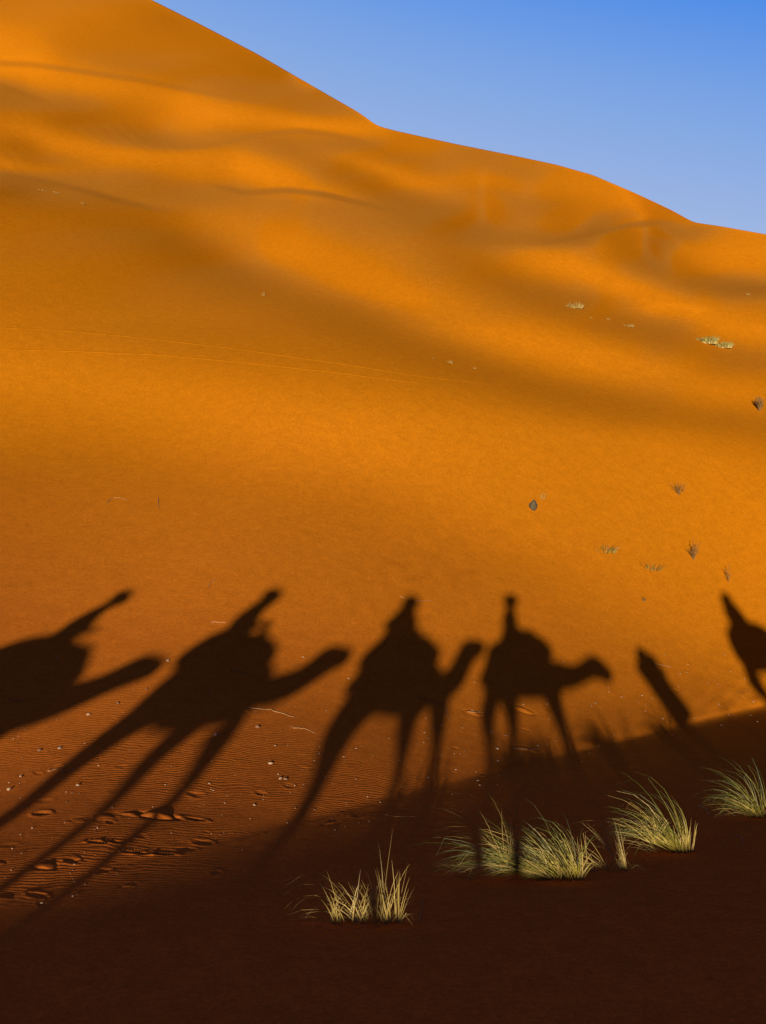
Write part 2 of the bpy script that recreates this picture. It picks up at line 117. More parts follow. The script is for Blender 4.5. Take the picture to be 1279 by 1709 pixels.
4885 38 39 39 44 45 31 25 29 29 30 31 30 30 30 30 28 28 28 27 28 27 27 27 28 28 28 28 28 28 28 27 27 26 27 25 26 25 25 24 25 24 24 23 24 23 23 23 22 23 22 22 22 22 23 22 24 23 24 24 24 25 25 25 26 26 27 27 28 27 29 28 29 29 29 30 29 29 29 27 27 26 25 24 24 23 22 22 22 21 21 21 21 22 23 25 26 29 31 32 36 36 39 39 40 38 39 40 45 46 46 48 51 53 52 45 45 56 63 64 61 50 39 39 43 47 66 76 71 56 44 31 24 19 19 31 121 115 61 43 37 31 29 25 23 25 38 51 57 73 86 82 72 61 55 50 45 44 44 50
4896 38 39 39 43 45 32 26 28 29 30 30 31 30 30 29 28 28 28 27 27 27 27 27 27 28 27 28 28 28 28 27 27 26 26 26 25 24 25 24 24 24 24 23 23 23 23 22 22 23 21 22 22 21 22 22 23 23 23 24 24 24 25 25 26 26 26 27 27 28 28 28 29 28 29 29 29 29 28 27 27 25 25 24 23 23 22 22 21 21 22 21 21 22 23 25 27 29 31 33 36 38 39 40 41 37 39 40 44 47 47 49 53 57 57 50 45 54 63 62 59 50 40 37 39 42 56 74 78 62 45 33 25 20 18 18 71 125 80 48 41 36 32 28 26 25 35 56 61 62 75 84 79 69 60 54 49 45 44 47
4907 38 38 40 43 45 32 26 28 30 29 30 31 29 30 29 28 28 28 27 27 27 27 26 27 27 27 28 27 28 28 27 27 26 26 25 25 24 25 24 23 24 23 23 23 23 22 22 22 22 21 22 21 21 22 21 22 23 22 23 24 24 24 25 26 25 27 26 27 28 27 28 28 29 28 29 29 28 27 27 26 25 24 24 23 23 22 21 21 21 21 21 21 22 24 25 27 29 31 35 36 39 40 41 41 39 38 40 43 47 49 50 54 60 62 57 47 50 62 61 56 50 40 35 37 38 46 67 81 71 49 35 26 21 18 18 30 103 97 59 43 39 34 32 30 29 33 55 73 64 63 77 81 77 67 58 53 49 45 45
4917 38 39 40 43 45 33 25 29 29 29 30 30 30 29 29 29 27 28 27 27 26 27 27 26 27 27 27 27 27 28 27 27 27 25 25 25 24 24 23 24 23 23 23 22 23 22 21 22 21 21 22 21 21 21 21 22 21 22 23 23 23 24 25 25 25 26 26 27 27 27 28 28 28 28 28 28 28 27 27 25 25 24 23 23 22 21 22 21 21 20 21 21 22 23 25 27 30 32 34 38 39 42 42 42 41 37 40 42 47 50 51 55 61 67 64 53 47 57 61 54 47 41 34 34 36 39 56 76 81 59 37 28 23 19 17 19 57 99 73 48 39 34 32 31 33 36 53 82 80 62 66 76 80 74 65 58 51 48 46
4928 38 39 39 43 46 33 26 28 29 29 30 30 29 30 28 29 27 28 27 26 27 27 26 27 27 26 27 26 27 27 27 27 27 25 25 25 23 24 23 23 23 23 22 23 22 21 22 21 21 21 21 21 20 21 21 21 22 21 22 22 23 23 24 25 25 25 26 27 27 27 27 28 27 28 28 27 27 27 26 25 24 24 22 23 21 22 21 20 21 20 21 21 22 23 24 27 30 32 35 38 41 42 43 44 43 39 39 41 47 50 52 56 62 69 71 60 49 51 57 52 46 40 34 32 33 36 45 67 83 71 45 30 24 20 18 18 27 75 84 58 40 33 30 30 32 38 50 82 102 77 60 68 76 78 73 63 56 50 48
4939 38 39 40 42 47 33 25 28 29 29 30 29 30 29 29 28 28 27 27 26 27 26 27 26 27 26 27 26 27 26 27 26 27 25 25 25 23 24 23 22 23 22 22 22 22 22 21 21 21 20 21 20 21 20 21 21 21 21 21 22 22 23 23 24 24 25 26 26 26 27 27 27 27 28 27 27 26 26 26 24 24 23 23 22 21 21 20 21 20 20 20 21 21 23 25 26 30 32 35 38 42 43 45 45 45 41 39 41 45 51 53 57 62 70 75 69 54 47 51 50 43 39 34 31 30 34 39 54 76 83 56 34 26 22 20 17 20 42 78 71 47 34 28 26 29 34 47 75 111 106 69 61 69 77 77 70 61 54 50
4951 38 38 40 42 47 34 25 28 28 29 29 30 29 29 29 28 28 27 27 26 27 26 26 27 26 27 26 27 26 26 26 26 26 25 25 25 24 23 22 23 22 22 22 21 22 21 21 21 20 21 20 20 20 20 21 20 21 21 21 21 22 22 22 24 23 25 24 26 26 26 26 27 27 27 27 26 26 26 25 24 23 23 22 21 21 21 20 20 19 20 20 20 21 23 24 27 28 32 35 39 42 44 45 47 47 44 41 41 43 51 54 58 63 69 77 76 61 47 46 45 42 37 34 30 29 31 35 45 63 85 70 42 29 24 21 19 18 25 56 76 59 38 28 24 25 30 40 63 104 128 99 63 63 71 77 75 67 59 52
4962 38 39 39 43 46 35 25 27 29 28 29 29 29 29 29 28 28 27 27 26 27 26 26 26 27 26 27 26 26 26 26 25 25 25 25 25 24 23 22 22 22 22 21 22 21 20 21 21 20 20 20 20 20 20 20 21 20 21 20 21 22 21 22 23 22 24 24 25 25 26 26 26 26 27 26 26 25 25 25 23 23 22 22 21 20 21 19 20 19 19 20 20 20 22 24 26 29 31 35 38 42 45 46 48 48 49 42 42 44 49 55 59 63 70 76 79 68 51 43 40 39 36 32 30 29 29 32 39 52 73 83 53 34 26 23 20 20 21 36 64 71 48 31 24 22 26 33 51 88 130 129 86 61 65 72 76 73 64 56
4973 38 39 39 43 47 35 25 27 28 28 29 29 29 28 29 28 28 27 27 27 26 26 26 26 26 27 26 27 26 26 25 25 24 25 24 24 24 24 23 22 21 21 21 21 21 21 20 20 20 20 20 20 20 20 19 20 20 21 20 21 21 21 22 22 22 23 23 24 25 25 25 26 25 26 26 25 25 24 24 23 22 22 21 21 20 19 20 19 19 19 19 19 20 22 23 26 28 30 35 37 42 45 47 49 50 50 46 44 44 48 55 60 65 70 75 80 72 56 43 37 36 33 32 29 29 28 30 36 43 59 81 68 41 29 25 22 21 22 27 47 71 61 39 25 21 23 27 40 72 118 143 119 72 62 67 73 75 69 61
4985 38 39 39 42 48 35 25 27 28 28 28 29 28 29 28 28 28 27 27 27 26 26 26 26 26 26 27 26 26 26 26 25 24 23 24 23 24 23 23 23 21 21 21 20 21 20 20 20 20 19 20 20 20 19 20 19 20 20 21 20 21 21 21 22 21 23 22 23 24 24 25 25 25 25 25 24 25 23 23 23 22 21 20 20 20 19 19 19 18 19 19 19 20 21 22 25 28 30 33 37 41 45 47 50 51 51 51 46 46 47 55 60 66 71 75 78 74 60 45 37 33 31 30 29 28 28 30 33 39 48 66 77 51 35 27 23 23 23 25 37 59 70 51 30 22 20 24 32 56 103 140 141 101 65 64 69 73 73 65
4997 38 39 39 42 47 36 25 27 27 28 28 28 29 28 28 28 28 27 27 27 27 26 26 26 25 26 26 26 26 27 25 25 25 23 23 22 23 23 23 22 22 21 21 20 20 20 20 19 20 19 20 19 19 20 19 20 20 19 20 21 20 21 21 21 22 21 23 22 23 23 24 24 25 24 24 24 23 23 23 22 21 20 20 20 19 19 18 18 19 18 18 19 20 20 23 24 26 30 32 36 40 44 47 50 51 53 53 50 49 49 53 60 66 72 75 77 74 62 48 37 32 30 29 28 27 28 30 31 37 42 51 70 61 40 30 25 23 25 26 35 51 68 64 40 24 20 21 26 42 85 133 150 127 84 63 65 70 72 69
5008 39 38 40 42 47 37 24 27 27 27 28 28 28 28 28 28 28 27 27 27 27 26 26 26 26 25 26 26 26 26 25 26 24 24 22 22 22 22 22 22 22 22 21 20 20 19 20 19 19 19 19 19 20 19 19 20 19 20 20 20 20 20 21 21 21 22 22 22 22 22 23 24 23 24 23 23 23 22 22 21 21 20 19 19 19 18 18 18 17 18 18 19 19 21 22 23 26 28 32 34 39 43 46 49 52 54 54 54 52 52 53 60 65 72 75 76 73 63 50 39 31 29 28 27 28 28 29 32 35 39 44 55 61 45 33 26 24 24 28 36 49 64 72 53 31 20 19 23 33 60 122 154 146 108 71 63 66 70 70
5020 38 39 40 42 47 37 25 26 27 27 28 27 28 28 28 27 28 27 27 27 27 27 26 26 26 25 25 26 25 25 26 25 25 24 23 22 21 21 21 21 22 22 21 21 20 19 19 19 19 19 18 19 19 19 19 20 19 20 19 20 20 20 21 20 21 22 21 22 22 22 22 23 22 23 23 22 22 21 21 21 20 19 19 18 18 18 17 18 17 18 18 18 19 20 21 23 25 28 30 34 37 42 44 49 51 53 56 57 55 55 55 60 65 70 75 75 71 63 51 40 32 28 26 28 27 29 29 32 35 39 42 45 53 47 35 28 24 24 27 35 48 64 74 67 41 24 18 20 28 43 93 152 163 133 88 66 63 66 69
5032 39 38 40 42 47 38 24 26 27 27 27 27 28 27 28 27 28 27 27 27 27 27 26 26 26 26 25 25 25 24 25 25 25 25 23 23 21 20 20 20 21 21 21 21 21 19 20 18 19 18 19 18 19 18 19 19 20 19 20 19 20 20 20 21 20 21 22 21 22 21 22 22 22 22 21 22 21 21 21 19 19 19 18 18 17 17 17 17 17 17 18 18 18 20 21 22 24 27 30 32 36 39 44 46 50 53 55 59 58 58 58 60 66 69 73 73 69 62 52 41 33 27 25 25 28 28 31 32 36 40 42 44 44 45 37 29 25 23 26 32 45 62 75 77 57 32 20 19 22 35 60 122 171 164 118 76 63 63 65
5045 38 39 39 42 47 39 24 25 27 27 27 27 27 27 27 28 27 27 27 27 27 27 26 26 26 26 25 25 25 24 24 24 25 24 24 23 22 21 20 20 19 20 20 20 21 20 20 18 19 18 18 19 18 18 19 18 19 20 19 20 19 20 20 20 21 21 20 22 21 21 22 21 22 21 21 20 21 20 20 19 18 18 18 17 17 16 17 16 17 16 17 18 18 19 20 22 24 25 29 31 34 38 42 45 48 51 55 58 61 61 61 62 66 69 71 71 67 60 51 42 33 26 23 24 25 27 30 33 37 42 45 47 44 42 37 31 26 24 25 29 39 56 75 80 72 45 26 19 19 28 47 80 147 183 160 102 69 61 61
5057 38 39 39 42 48 38 25 25 26 27 26 27 27 27 27 27 27 27 28 26 27 27 26 27 26 26 25 25 25 24 23 23 24 23 24 23 23 22 21 20 18 19 18 20 20 20 20 19 19 18 18 18 18 18 19 18 19 19 19 19 20 20 20 20 20 20 21 21 21 21 21 21 21 21 20 20 20 19 19 19 18 17 17 16 17 16 16 15 16 17 16 17 18 19 19 21 23 25 27 30 33 37 39 44 46 49 54 57 61 63 65 64 67 70 70 69 65 58 50 41 33 27 22 21 23 25 28 31 36 42 47 51 50 44 38 32 28 26 25 27 34 49 70 81 79 61 35 22 18 23 38 63 102 162 191 153 88 63 58
5070 38 38 40 41 48 39 25 24 26 27 26 27 26 27 27 27 27 27 27 27 26 27 26 27 26 26 25 26 25 24 23 23 22 22 23 23 22 23 22 21 20 18 18 18 18 19 20 19 19 19 18 18 18 18 18 18 19 18 19 19 19 20 20 20 20 20 21 20 21 21 21 21 20 21 20 19 19 19 18 18 17 17 16 16 16 15 16 15 16 15 16 17 17 18 19 21 22 24 26 29 31 35 39 41 45 48 51 55 61 64 66 68 68 71 70 68 63 56 48 40 34 26 23 20 22 23 25 29 33 39 46 52 56 51 41 35 29 27 26 29 32 42 61 81 81 71 50 28 19 19 30 55 81 116 173 195 143 77 59
5082 38 39 39 42 47 41 24 24 26 26 26 27 26 27 26 27 27 27 27 26 27 26 26 27 26 25 26 26 25 25 23 23 22 21 21 21 22 23 22 22 22 19 19 17 16 17 19 19 19 19 19 18 18 18 18 18 18 18 19 18 19 20 19 20 20 21 20 20 21 20 21 20 21 20 20 19 19 18 17 17 17 16 16 15 16 14 15 15 15 15 16 16 16 18 19 20 21 23 25 28 30 34 36 40 44 46 49 53 59 64 67 69 71 72 72 66 62 54 46 40 33 27 22 21 21 21 24 27 30 35 41 49 56 58 50 38 31 29 28 30 35 40 52 72 85 77 61 40 23 18 22 42 78 95 123 176 187 128 79
5095 38 39 39 41 48 41 25 23 26 26 25 27 26 26 27 26 27 27 27 26 27 26 26 26 26 25 26 26 25 25 24 23 22 21 20 21 20 21 22 22 22 21 19 19 17 16 17 17 18 19 19 18 19 18 18 18 18 18 18 19 18 19 19 20 20 20 20 20 21 20 20 21 20 20 19 19 19 18 17 16 16 15 15 15 15 14 15 14 14 15 15 16 16 17 18 20 20 23 24 27 29 32 35 38 42 45 48 50 57 62 68 69 72 73 74 68 60 52 45 39 32 27 23 20 21 21 22 25 28 32 37 43 50 56 56 46 34 30 31 33 40 45 49 61 79 84 70 52 32 19 19 28 60 102 103 121 161 143 112
5108 38 39 39 41 48 41 26 23 25 25 26 26 26 26 26 27 26 27 27 26 26 27 26 25 26 25 26 25 26 24 25 23 23 21 21 19 20 19 20 21 21 22 21 20 19 18 16 15 16 17 18 19 19 18 19 18 18 18 18 18 19 18 19 19 20 19 20 21 20 20 20 20 20 20 19 19 18 18 17 16 16 15 14 14 13 14 14 14 14 14 15 15 15 17 18 18 21 21 24 25 28 31 34 37 40 43 46 50 54 60 67 70 71 74 75 69 61 51 44 37 31 26 23 22 20 21 22 24 28 31 34 39 45 50 52 49 38 31 32 36 43 51 57 56 66 81 81 65 43 25 19 20 37 84 121 106 106 113 96
5121 38 39 39 41 48 42 25 23 25 25 26 25 26 26 26 26 27 26 27 26 26 26 26 26 26 25 25 25 25 25 24 24 23 22 21 20 19 18 19 19 20 20 21 22 20 19 18 16 15 15 17 17 18 19 18 19 18 19 18 18 19 18 18 19 19 20 19 20 20 20 20 20 20 19 19 19 18 17 17 16 16 14 15 13 13 13 13 13 14 13 14 15 15 16 17 18 20 21 23 24 27 30 32 36 39 41 45 49 52 58 64 69 71 73 75 72 62 51 42 36 30 26 22 22 21 21 22 25 28 30 34 38 43 47 49 48 40 32 31 34 43 52 63 65 57 66 81 79 60 35 21 18 23 51 109 132 105 84 72
5134 38 39 39 41 48 42 26 23 24 25 26 25 26 25 26 26 26 27 26 26 27 26 25 26 26 25 25 25 24 24 24 23 23 23 22 21 20 19 18 17 17 19 19 21 21 20 20 19 17 15 15 15 16 17 19 19 18 19 19 18 18 19 18 19 19 18 20 19 20 19 20 20 20 19 19 18 18 17 17 16 15 15 14 13 13 13 12 12 12 14 13 14 15 16 16 18 18 21 22 24 26 28 31 34 37 41 44 47 51 57 62 68 69 72 73 73 64 51 42 35 28 25 22 21 22 21 23 24 28 31 34 39 42 46 50 50 44 35 30 32 39 50 58 70 64 53 64 82 79 54 28 19 18 29 66 130 137 106 78
5148 38 38 39 41 48 43 27 21 25 25 25 25 25 26 26 25 26 26 27 26 26 26 26 25 26 25 25 24 24 24 23 23 23 22 23 21 21 20 19 17 17 17 17 18 20 20 21 20 19 17 16 14 15 16 17 18 18 19 19 19 18 19 18 19 18 19 19 19 19 19 20 19 20 19 19 18 18 17 16 15 15 15 14 13 13 13 12 12 11 12 13 14 14 15 16 17 18 20 21 23 25 28 30 32 36 39 43 46 50 55 61 66 69 70 71 72 65 52 42 34 28 23 21 21 21 21 23 24 28 31 35 38 42 47 51 53 50 40 31 31 36 49 58 60 71 55 47 63 87 79 44 23 18 20 37 82 141 142 111
5161 38 39 39 41 47 44 27 21 25 24 25 25 25 26 25 26 25 26 26 26 26 26 26 26 25 26 25 24 24 23 23 22 22 21 22 22 21 21 21 19 17 17 15 16 17 17 20 20 21 19 19 17 15 15 14 16 17 19 19 19 19 18 19 19 18 19 19 18 19 19 19 19 19 19 19 18 17 17 16 16 14 15 13 14 12 13 12 12 12 11 12 13 13 14 16 16 18 19 20 23 24 26 29 32 35 37 41 45 49 54 60 65 69 69 67 69 66 53 42 33 27 22 21 20 20 21 22 25 27 31 35 38 42 46 51 55 55 50 37 30 35 44 62 64 59 61 43 42 66 97 71 34 20 19 23 44 93 146 152
5175 38 39 39 40 48 44 28 21 24 24 25 25 25 25 25 25 26 25 26 26 26 26 25 26 26 25 25 25 23 23 23 21 21 21 22 21 21 21 21 20 20 17 16 15 15 15 18 18 19 20 21 19 18 16 14 15 16 16 18 19 19 19 19 19 18 19 18 19 18 19 18 19 19 18 19 18 17 17 16 15 15 14 13 13 13 12 12 12 12 12 11 12 12 14 15 15 17 19 19 22 23 26 28 31 33 37 40 43 48 52 58 63 70 68 67 65 63 55 42 33 26 22 19 20 20 20 21 24 27 31 34 38 42 46 50 54 58 58 49 34 34 42 55 77 62 52 46 33 41 74 102 58 27 18 20 27 49 98 150
5189 38 39 39 40 47 45 28 21 24 24 25 24 25 25 25 25 25 26 25 26 26 25 26 26 25 26 25 24 24 23 22 22 21 20 20 20 20 21 20 21 20 20 18 18 15 14 14 15 16 18 20 21 19 19 18 17 15 15 16 16 18 19 19 19 19 18 19 19 18 18 19 18 18 18 18 18 17 16 16 15 15 14 13 13 13 12 12 12 11 12 12 12 12 12 14 15 16 18 19 20 23 25 27 29 33 36 38 43 46 51 57 61 67 70 65 64 59 54 43 33 26 20 19 19 20 19 21 23 26 30 34 38 42 45 49 54 57 61 61 46 37 42 49 68 84 53 41 32 29 42 86 97 44 23 18 21 31 52 98
5203 38 39 39 40 47 45 29 21 24 24 24 24 25 25 24 25 25 26 25 25 26 25 26 26 25 26 24 25 23 23 23 21 21 20 20 19 19 20 19 20 21 20 20 19 18 15 14 13 13 16 17 19 20 20 20 19 18 15 15 15 17 17 19 18 19 19 19 18 18 19 18 18 18 18 17 17 17 16 16 15 14 14 14 12 13 12 12 11 12 11 12 12 12 13 13 14 15 17 18 20 22 23 26 29 32 34 38 42 45 50 55 60 63 68 67 62 58 51 43 33 25 21 18 19 19 19 20 22 26 28 33 37 41 45 49 53 57 60 64 63 44 47 53 56 77 78 40 30 26 29 47 94 83 34 20 18 24 33 54
5217 38 39 39 40 47 46 29 21 23 24 24 24 25 24 25 25 24 25 25 26 25 25 26 25 26 25 25 24 23 23 23 21 21 21 20 19 18 19 18 18 19 20 20 20 19 18 17 15 14 13 13 15 17 19 20 21 20 18 18 16 16 16 16 17 18 19 18 19 18 18 18 18 18 18 17 16 17 15 16 15 14 14 13 13 12 12 12 12 11 12 11 12 12 12 13 14 15 16 17 19 20 23 25 27 30 34 36 40 45 49 54 58 61 64 65 63 56 50 42 34 26 21 18 18 18 18 20 22 24 27 31 35 39 44 49 52 57 60 62 68 64 50 62 61 58 76 63 30 25 26 31 51 91 70 30 19 20 25 34
5232 37 39 39 40 46 47 30 21 23 24 23 25 24 24 24 25 24 25 25 25 25 25 25 26 25 25 24 24 23 23 23 21 22 20 21 19 19 17 18 17 17 18 19 19 20 20 19 18 16 14 12 12 13 16 18 20 20 21 20 19 18 16 15 15 17 17 18 18 18 19 17 18 18 17 17 17 16 15 15 15 14 14 13 13 12 12 12 11 12 11 12 11 12 12 13 13 15 15 17 17 20 21 23 26 29 31 35 39 42 48 52 56 60 60 62 61 58 50 41 35 27 22 18 17 18 18 19 20 24 26 28 32 36 41 46 51 56 61 63 64 71 70 61 77 65 54 64 51 25 24 31 35 48 78 64 31 20 20 25
5246 38 38 39 40 46 47 31 21 23 23 24 24 24 24 24 24 25 24 25 25 24 25 26 25 25 24 24 24 23 22 22 22 21 21 20 20 19 19 18 17 16 17 16 18 18 18 20 19 19 17 15 15 13 12 14 15 18 19 21 21 20 19 17 16 16 16 16 17 17 18 18 17 18 17 17 16 16 16 14 15 13 14 13 13 12 12 11 12 11 12 11 12 12 11 13 13 14 15 16 17 18 21 22 24 27 30 33 37 41 45 50 56 57 60 59 58 55 50 43 34 28 23 19 17 17 17 18 20 22 25 28 30 33 37 41 47 54 61 65 66 66 77 80 77 85 62 47 50 39 22 26 37 42 44 64 56 31 22 21
5261 38 38 39 40 46 47 32 21 22 24 24 23 24 24 24 25 24 24 25 25 24 25 25 25 25 24 24 23 23 22 22 21 21 21 20 20 20 19 19 17 17 16 15 16 16 17 18 18 20 19 19 18 15 13 12 12 14 17 18 22 20 21 20 19 17 15 15 16 16 17 17 17 17 17 17 16 15 16 15 14 13 13 13 12 12 12 12 11 11 12 12 11 12 12 12 13 14 15 16 17 19 20 22 24 26 29 33 37 40 46 50 56 58 58 57 55 51 46 40 33 26 21 18 17 17 17 18 20 23 25 28 30 32 36 39 45 53 62 67 71 70 74 93 92 92 70 44 37 33 23 24 39 49 45 44 52 38 26 22
5276 38 38 39 40 46 48 33 20 23 23 24 23 24 24 24 24 25 24 24 25 25 25 25 24 25 24 23 23 22 22 22 21 21 20 20 20 20 19 19 19 17 17 16 15 15 15 16 16 18 19 19 20 18 17 14 14 13 14 15 17 19 21 21 20 19 17 17 15 15 16 16 16 17 16 16 16 16 15 14 14 14 13 12 13 11 12 11 12 11 12 11 12 12 12 12 13 14 15 16 17 19 20 22 24 27 29 33 36 41 46 51 55 58 56 55 50 48 43 36 31 24 20 17 16 17 17 19 21 24 26 27 30 33 35 38 44 51 62 70 76 76 75 97 108 99 74 41 29 26 22 23 38 54 52 38 41 37 30 26
5291 38 39 39 40 46 48 33 21 22 23 24 24 23 24 24 24 24 25 24 25 25 25 24 25 24 24 23 23 22 21 21 21 21 20 20 19 20 19 19 19 19 18 17 16 15 13 14 14 16 17 18 20 19 20 18 18 15 13 12 14 15 18 21 20 21 19 19 16 16 15 15 15 15 16 16 15 15 15 14 14 13 13 13 12 12 11 11 12 11 12 11 12 12 12 12 13 14 15 16 17 19 21 22 25 26 30 33 36 41 46 51 56 56 56 51 47 43 39 33 29 23 18 16 16 16 18 20 22 25 27 28 31 32 35 38 42 50 61 72 80 82 81 97 117 106 74 42 26 21 20 23 35 55 58 42 33 34 32 28
5306 38 39 39 41 46 48 34 21 22 23 24 23 24 24 24 24 24 24 25 24 25 25 24 25 24 23 23 23 22 21 21 20 21 19 20 19 19 19 19 19 19 18 18 17 16 15 14 13 14 15 16 17 18 20 20 20 18 16 15 14 13 16 16 18 20 20 19 18 17 16 15 15 14 15 15 15 15 14 14 13 14 12 13 12 11 12 11 11 12 11 12 12 12 12 12 13 14 15 16 18 19 20 23 25 28 30 34 37 42 46 50 54 54 54 48 43 39 35 31 26 21 18 15 16 17 18 22 23 26 28 30 31 33 36 37 42 49 60 72 85 89 89 98 118 109 73 41 24 20 20 24 34 53 60 47 31 30 33 31
5322 38 39 39 40 46 49 35 21 22 23 23 24 24 24 23 24 25 24 24 25 24 25 24 25 23 24 23 22 22 21 21 20 20 20 19 19 18 19 18 19 18 18 18 18 18 17 16 14 13 13 12 15 16 18 20 20 20 20 19 18 14 14 13 14 17 18 19 19 18 18 16 15 14 14 14 14 14 14 14 13 13 12 12 12 12 11 12 11 12 11 12 12 12 12 12 14 14 15 16 17 20 21 23 25 28 32 34 39 42 47 49 53 52 49 46 38 34 32 28 24 21 17 15 16 18 19 23 25 28 29 31 32 34 37 38 42 49 58 71 87 96 99 102 115 105 72 40 24 20 20 27 36 49 58 50 33 29 32 34
5337 38 40 39 41 46 49 35 21 22 23 24 23 24 24 24 24 24 24 24 25 24 24 24 24 24 23 23 22 22 21 21 20 20 19 19 19 18 18 18 18 18 18 18 18 18 17 17 16 15 13 13 13 14 15 17 19 20 21 21 20 17 16 14 13 15 15 17 17 18 18 17 16 15 14 14 13 13 14 13 13 12 13 12 11 12 11 12 11 12 11 12 12 12 12 13 13 14 15 17 18 19 22 23 26 28 33 35 40 44 47 50 49 49 45 40 36 30 29 25 23 19 17 16 17 18 21 24 26 29 31 33 34 35 38 40 44 49 56 69 86 101 109 109 111 98 67 40 25 21 21 29 39 49 53 49 37 29 32 36
5353 38 40 39 41 46 49 36 22 21 24 23 24 23 24 24 24 24 24 24 25 24 24 24 23 24 22 23 22 22 21 21 21 19 20 19 18 18 18 18 17 17 17 17 18 17 17 18 17 17 16 15 14 13 13 13 15 18 19 21 21 21 20 17 16 14 12 14 14 16 17 17 17 16 15 14 13 13 13 13 12 12 12 12 12 11 12 11 12 11 12 12 12 11 13 12 14 14 16 16 18 20 22 24 26 29 33 37 41 46 48 49 48 44 40 35 30 28 26 24 20 20 17 17 18 19 22 25 27 31 33 34 35 38 39 43 46 50 58 66 81 100 115 117 110 91 62 39 27 21 22 29 40 50 53 48 40 31 31 36
5369 39 39 40 40 46 50 37 22 21 23 24 23 24 24 24 24 24 24 24 24 24 24 23 23 23 23 22 22 22 21 21 20 20 20 19 18 18 18 18 17 17 16 17 16 17 17 17 17 17 18 16 16 14 13 13 14 15 17 19 20 20 21 20 19 16 13 13 13 14 15 15 16 16 15 15 13 13 13 12 12 12 12 12 11 12 11 12 11 12 11 12 12 13 12 13 13 14 16 17 18 20 22 25 27 30 34 38 42 45 50 47 47 41 36 31 27 24 23 21 20 19 18 18 19 21 22 25 29 32 34 36 38 39 41 45 49 54 60 66 75 93 113 122 111 87 59 39 27 23 22 28 39 49 54 50 43 35 33 34
5385 39 39 40 41 46 50 38 22 21 23 23 24 24 24 23 24 24 24 24 24 24 24 23 23 23 22 22 22 21 21 20 21 20 19 20 18 19 18 17 18 16 17 16 15 16 16 16 16 17 17 18 17 17 16 16 14 14 14 15 16 18 20 21 19 19 17 16 13 13 13 13 13 15 15 14 15 13 13 12 12 12 11 12 11 12 11 12 11 12 11 12 12 13 13 12 13 15 15 18 18 21 22 26 27 32 35 39 43 46 49 48 43 38 32 28 24 21 20 20 20 19 19 19 20 21 23 26 29 32 36 38 40 41 43 46 52 59 64 69 73 83 102 119 112 87 58 38 29 24 23 27 35 46 54 52 48 42 36 36
5402 38 40 40 41 46 51 38 22 21 23 24 23 24 24 24 23 24 24 24 24 24 23 23 23 22 23 21 22 21 20 20 20 20 20 19 19 19 18 18 17 17 16 16 16 15 15 15 15 16 17 17 17 18 19 17 16 15 14 14 14 16 18 18 19 19 18 18 16 13 13 12 12 13 14 14 14 13 13 12 12 12 11 12 11 12 11 12 11 12 12 12 12 12 13 13 13 15 16 17 19 21 23 26 29 32 36 41 43 47 47 47 41 35 30 25 22 19 19 19 18 20 20 19 20 22 24 26 30 33 37 40 42 43 44 48 54 63 71 75 74 76 87 106 108 87 59 39 31 26 25 26 31 41 50 53 53 49 43 40
5418 39 40 40 41 46 51 39 22 21 24 23 24 23 24 24 24 24 24 23 24 23 24 23 22 23 22 21 21 21 20 20 19 20 19 19 18 19 19 18 18 17 17 16 16 15 15 15 14 15 15 16 16 18 18 18 18 18 17 16 15 14 15 15 16 17 17 18 17 16 14 13 13 12 13 12 13 13 13 12 12 11 12 11 12 11 12 11 12 11 12 12 12 13 12 13 14 15 17 17 19 21 24 26 30 34 37 43 45 47 46 43 39 32 26 24 20 19 17 19 18 19 20 19 21 23 25 28 30 34 37 42 44 45 46 49 56 67 76 83 81 74 73 87 96 84 60 41 33 29 27 25 29 36 44 51 55 55 51 47
5435 39 40 40 41 46 52 39 23 21 23 24 23 24 24 24 23 24 24 24 23 23 23 23 23 22 22 21 21 20 20 20 19 19 19 18 19 18 18 19 18 18 17 17 16 15 15 15 14 14 14 15 16 16 17 18 19 19 19 18 17 15 14 13 14 14 16 17 16 17 15 14 14 12 12 12 12 12 12 13 11 12 11 12 11 12 11 12 11 12 12 12 12 13 13 12 14 16 16 18 19 22 24 27 31 35 40 42 47 45 46 41 35 30 24 21 19 18 17 18 18 19 20 20 22 24 27 29 32 35 38 43 47 46 47 49 56 69 82 91 89 80 66 69 79 74 57 43 36 33 28 26 27 31 38 47 53 58 58 55
5452 39 40 40 42 46 52 40 23 21 23 24 23 24 24 23 24 24 23 24 23 23 23 23 22 22 22 21 21 21 20 19 19 19 18 18 18 18 18 17 18 18 17 17 17 16 16 15 15 15 14 14 15 15 15 17 17 19 18 20 18 17 16 15 14 13 14 14 14 15 16 14 14 13 12 12 12 12 12 12 11 12 11 12 11 12 11 12 11 12 12 12 12 13 13 13 14 16 16 18 20 23 24 28 32 36 42 44 46 45 43 38 32 27 23 19 18 17 16 18 18 19 21 21 23 26 29 31 34 37 40 44 47 48 47 48 55 69 86 97 99 88 68 57 61 61 52 41 38 36 31 26 25 28 34 42 50 57 59 58
5469 39 41 40 42 46 52 41 24 20 23 24 23 24 24 24 23 24 23 24 23 23 22 23 22 22 21 22 20 21 20 19 19 19 18 18 18 17 17 17 17 17 17 18 17 16 17 15 16 15 15 14 15 14 15 15 16 17 18 19 19 18 18 16 16 13 12 13 12 14 14 14 14 14 12 12 12 12 12 11 12 11 12 11 12 11 11 12 12 11 12 13 12 13 12 14 15 15 17 18 21 23 25 29 33 37 42 46 45 45 39 36 30 24 21 18 16 16 16 18 18 20 21 23 24 28 31 34 37 39 43 44 48 48 45 46 53 66 85 101 108 100 74 53 50 50 45 39 36 38 32 26 23 26 31 39 47 54 58 57
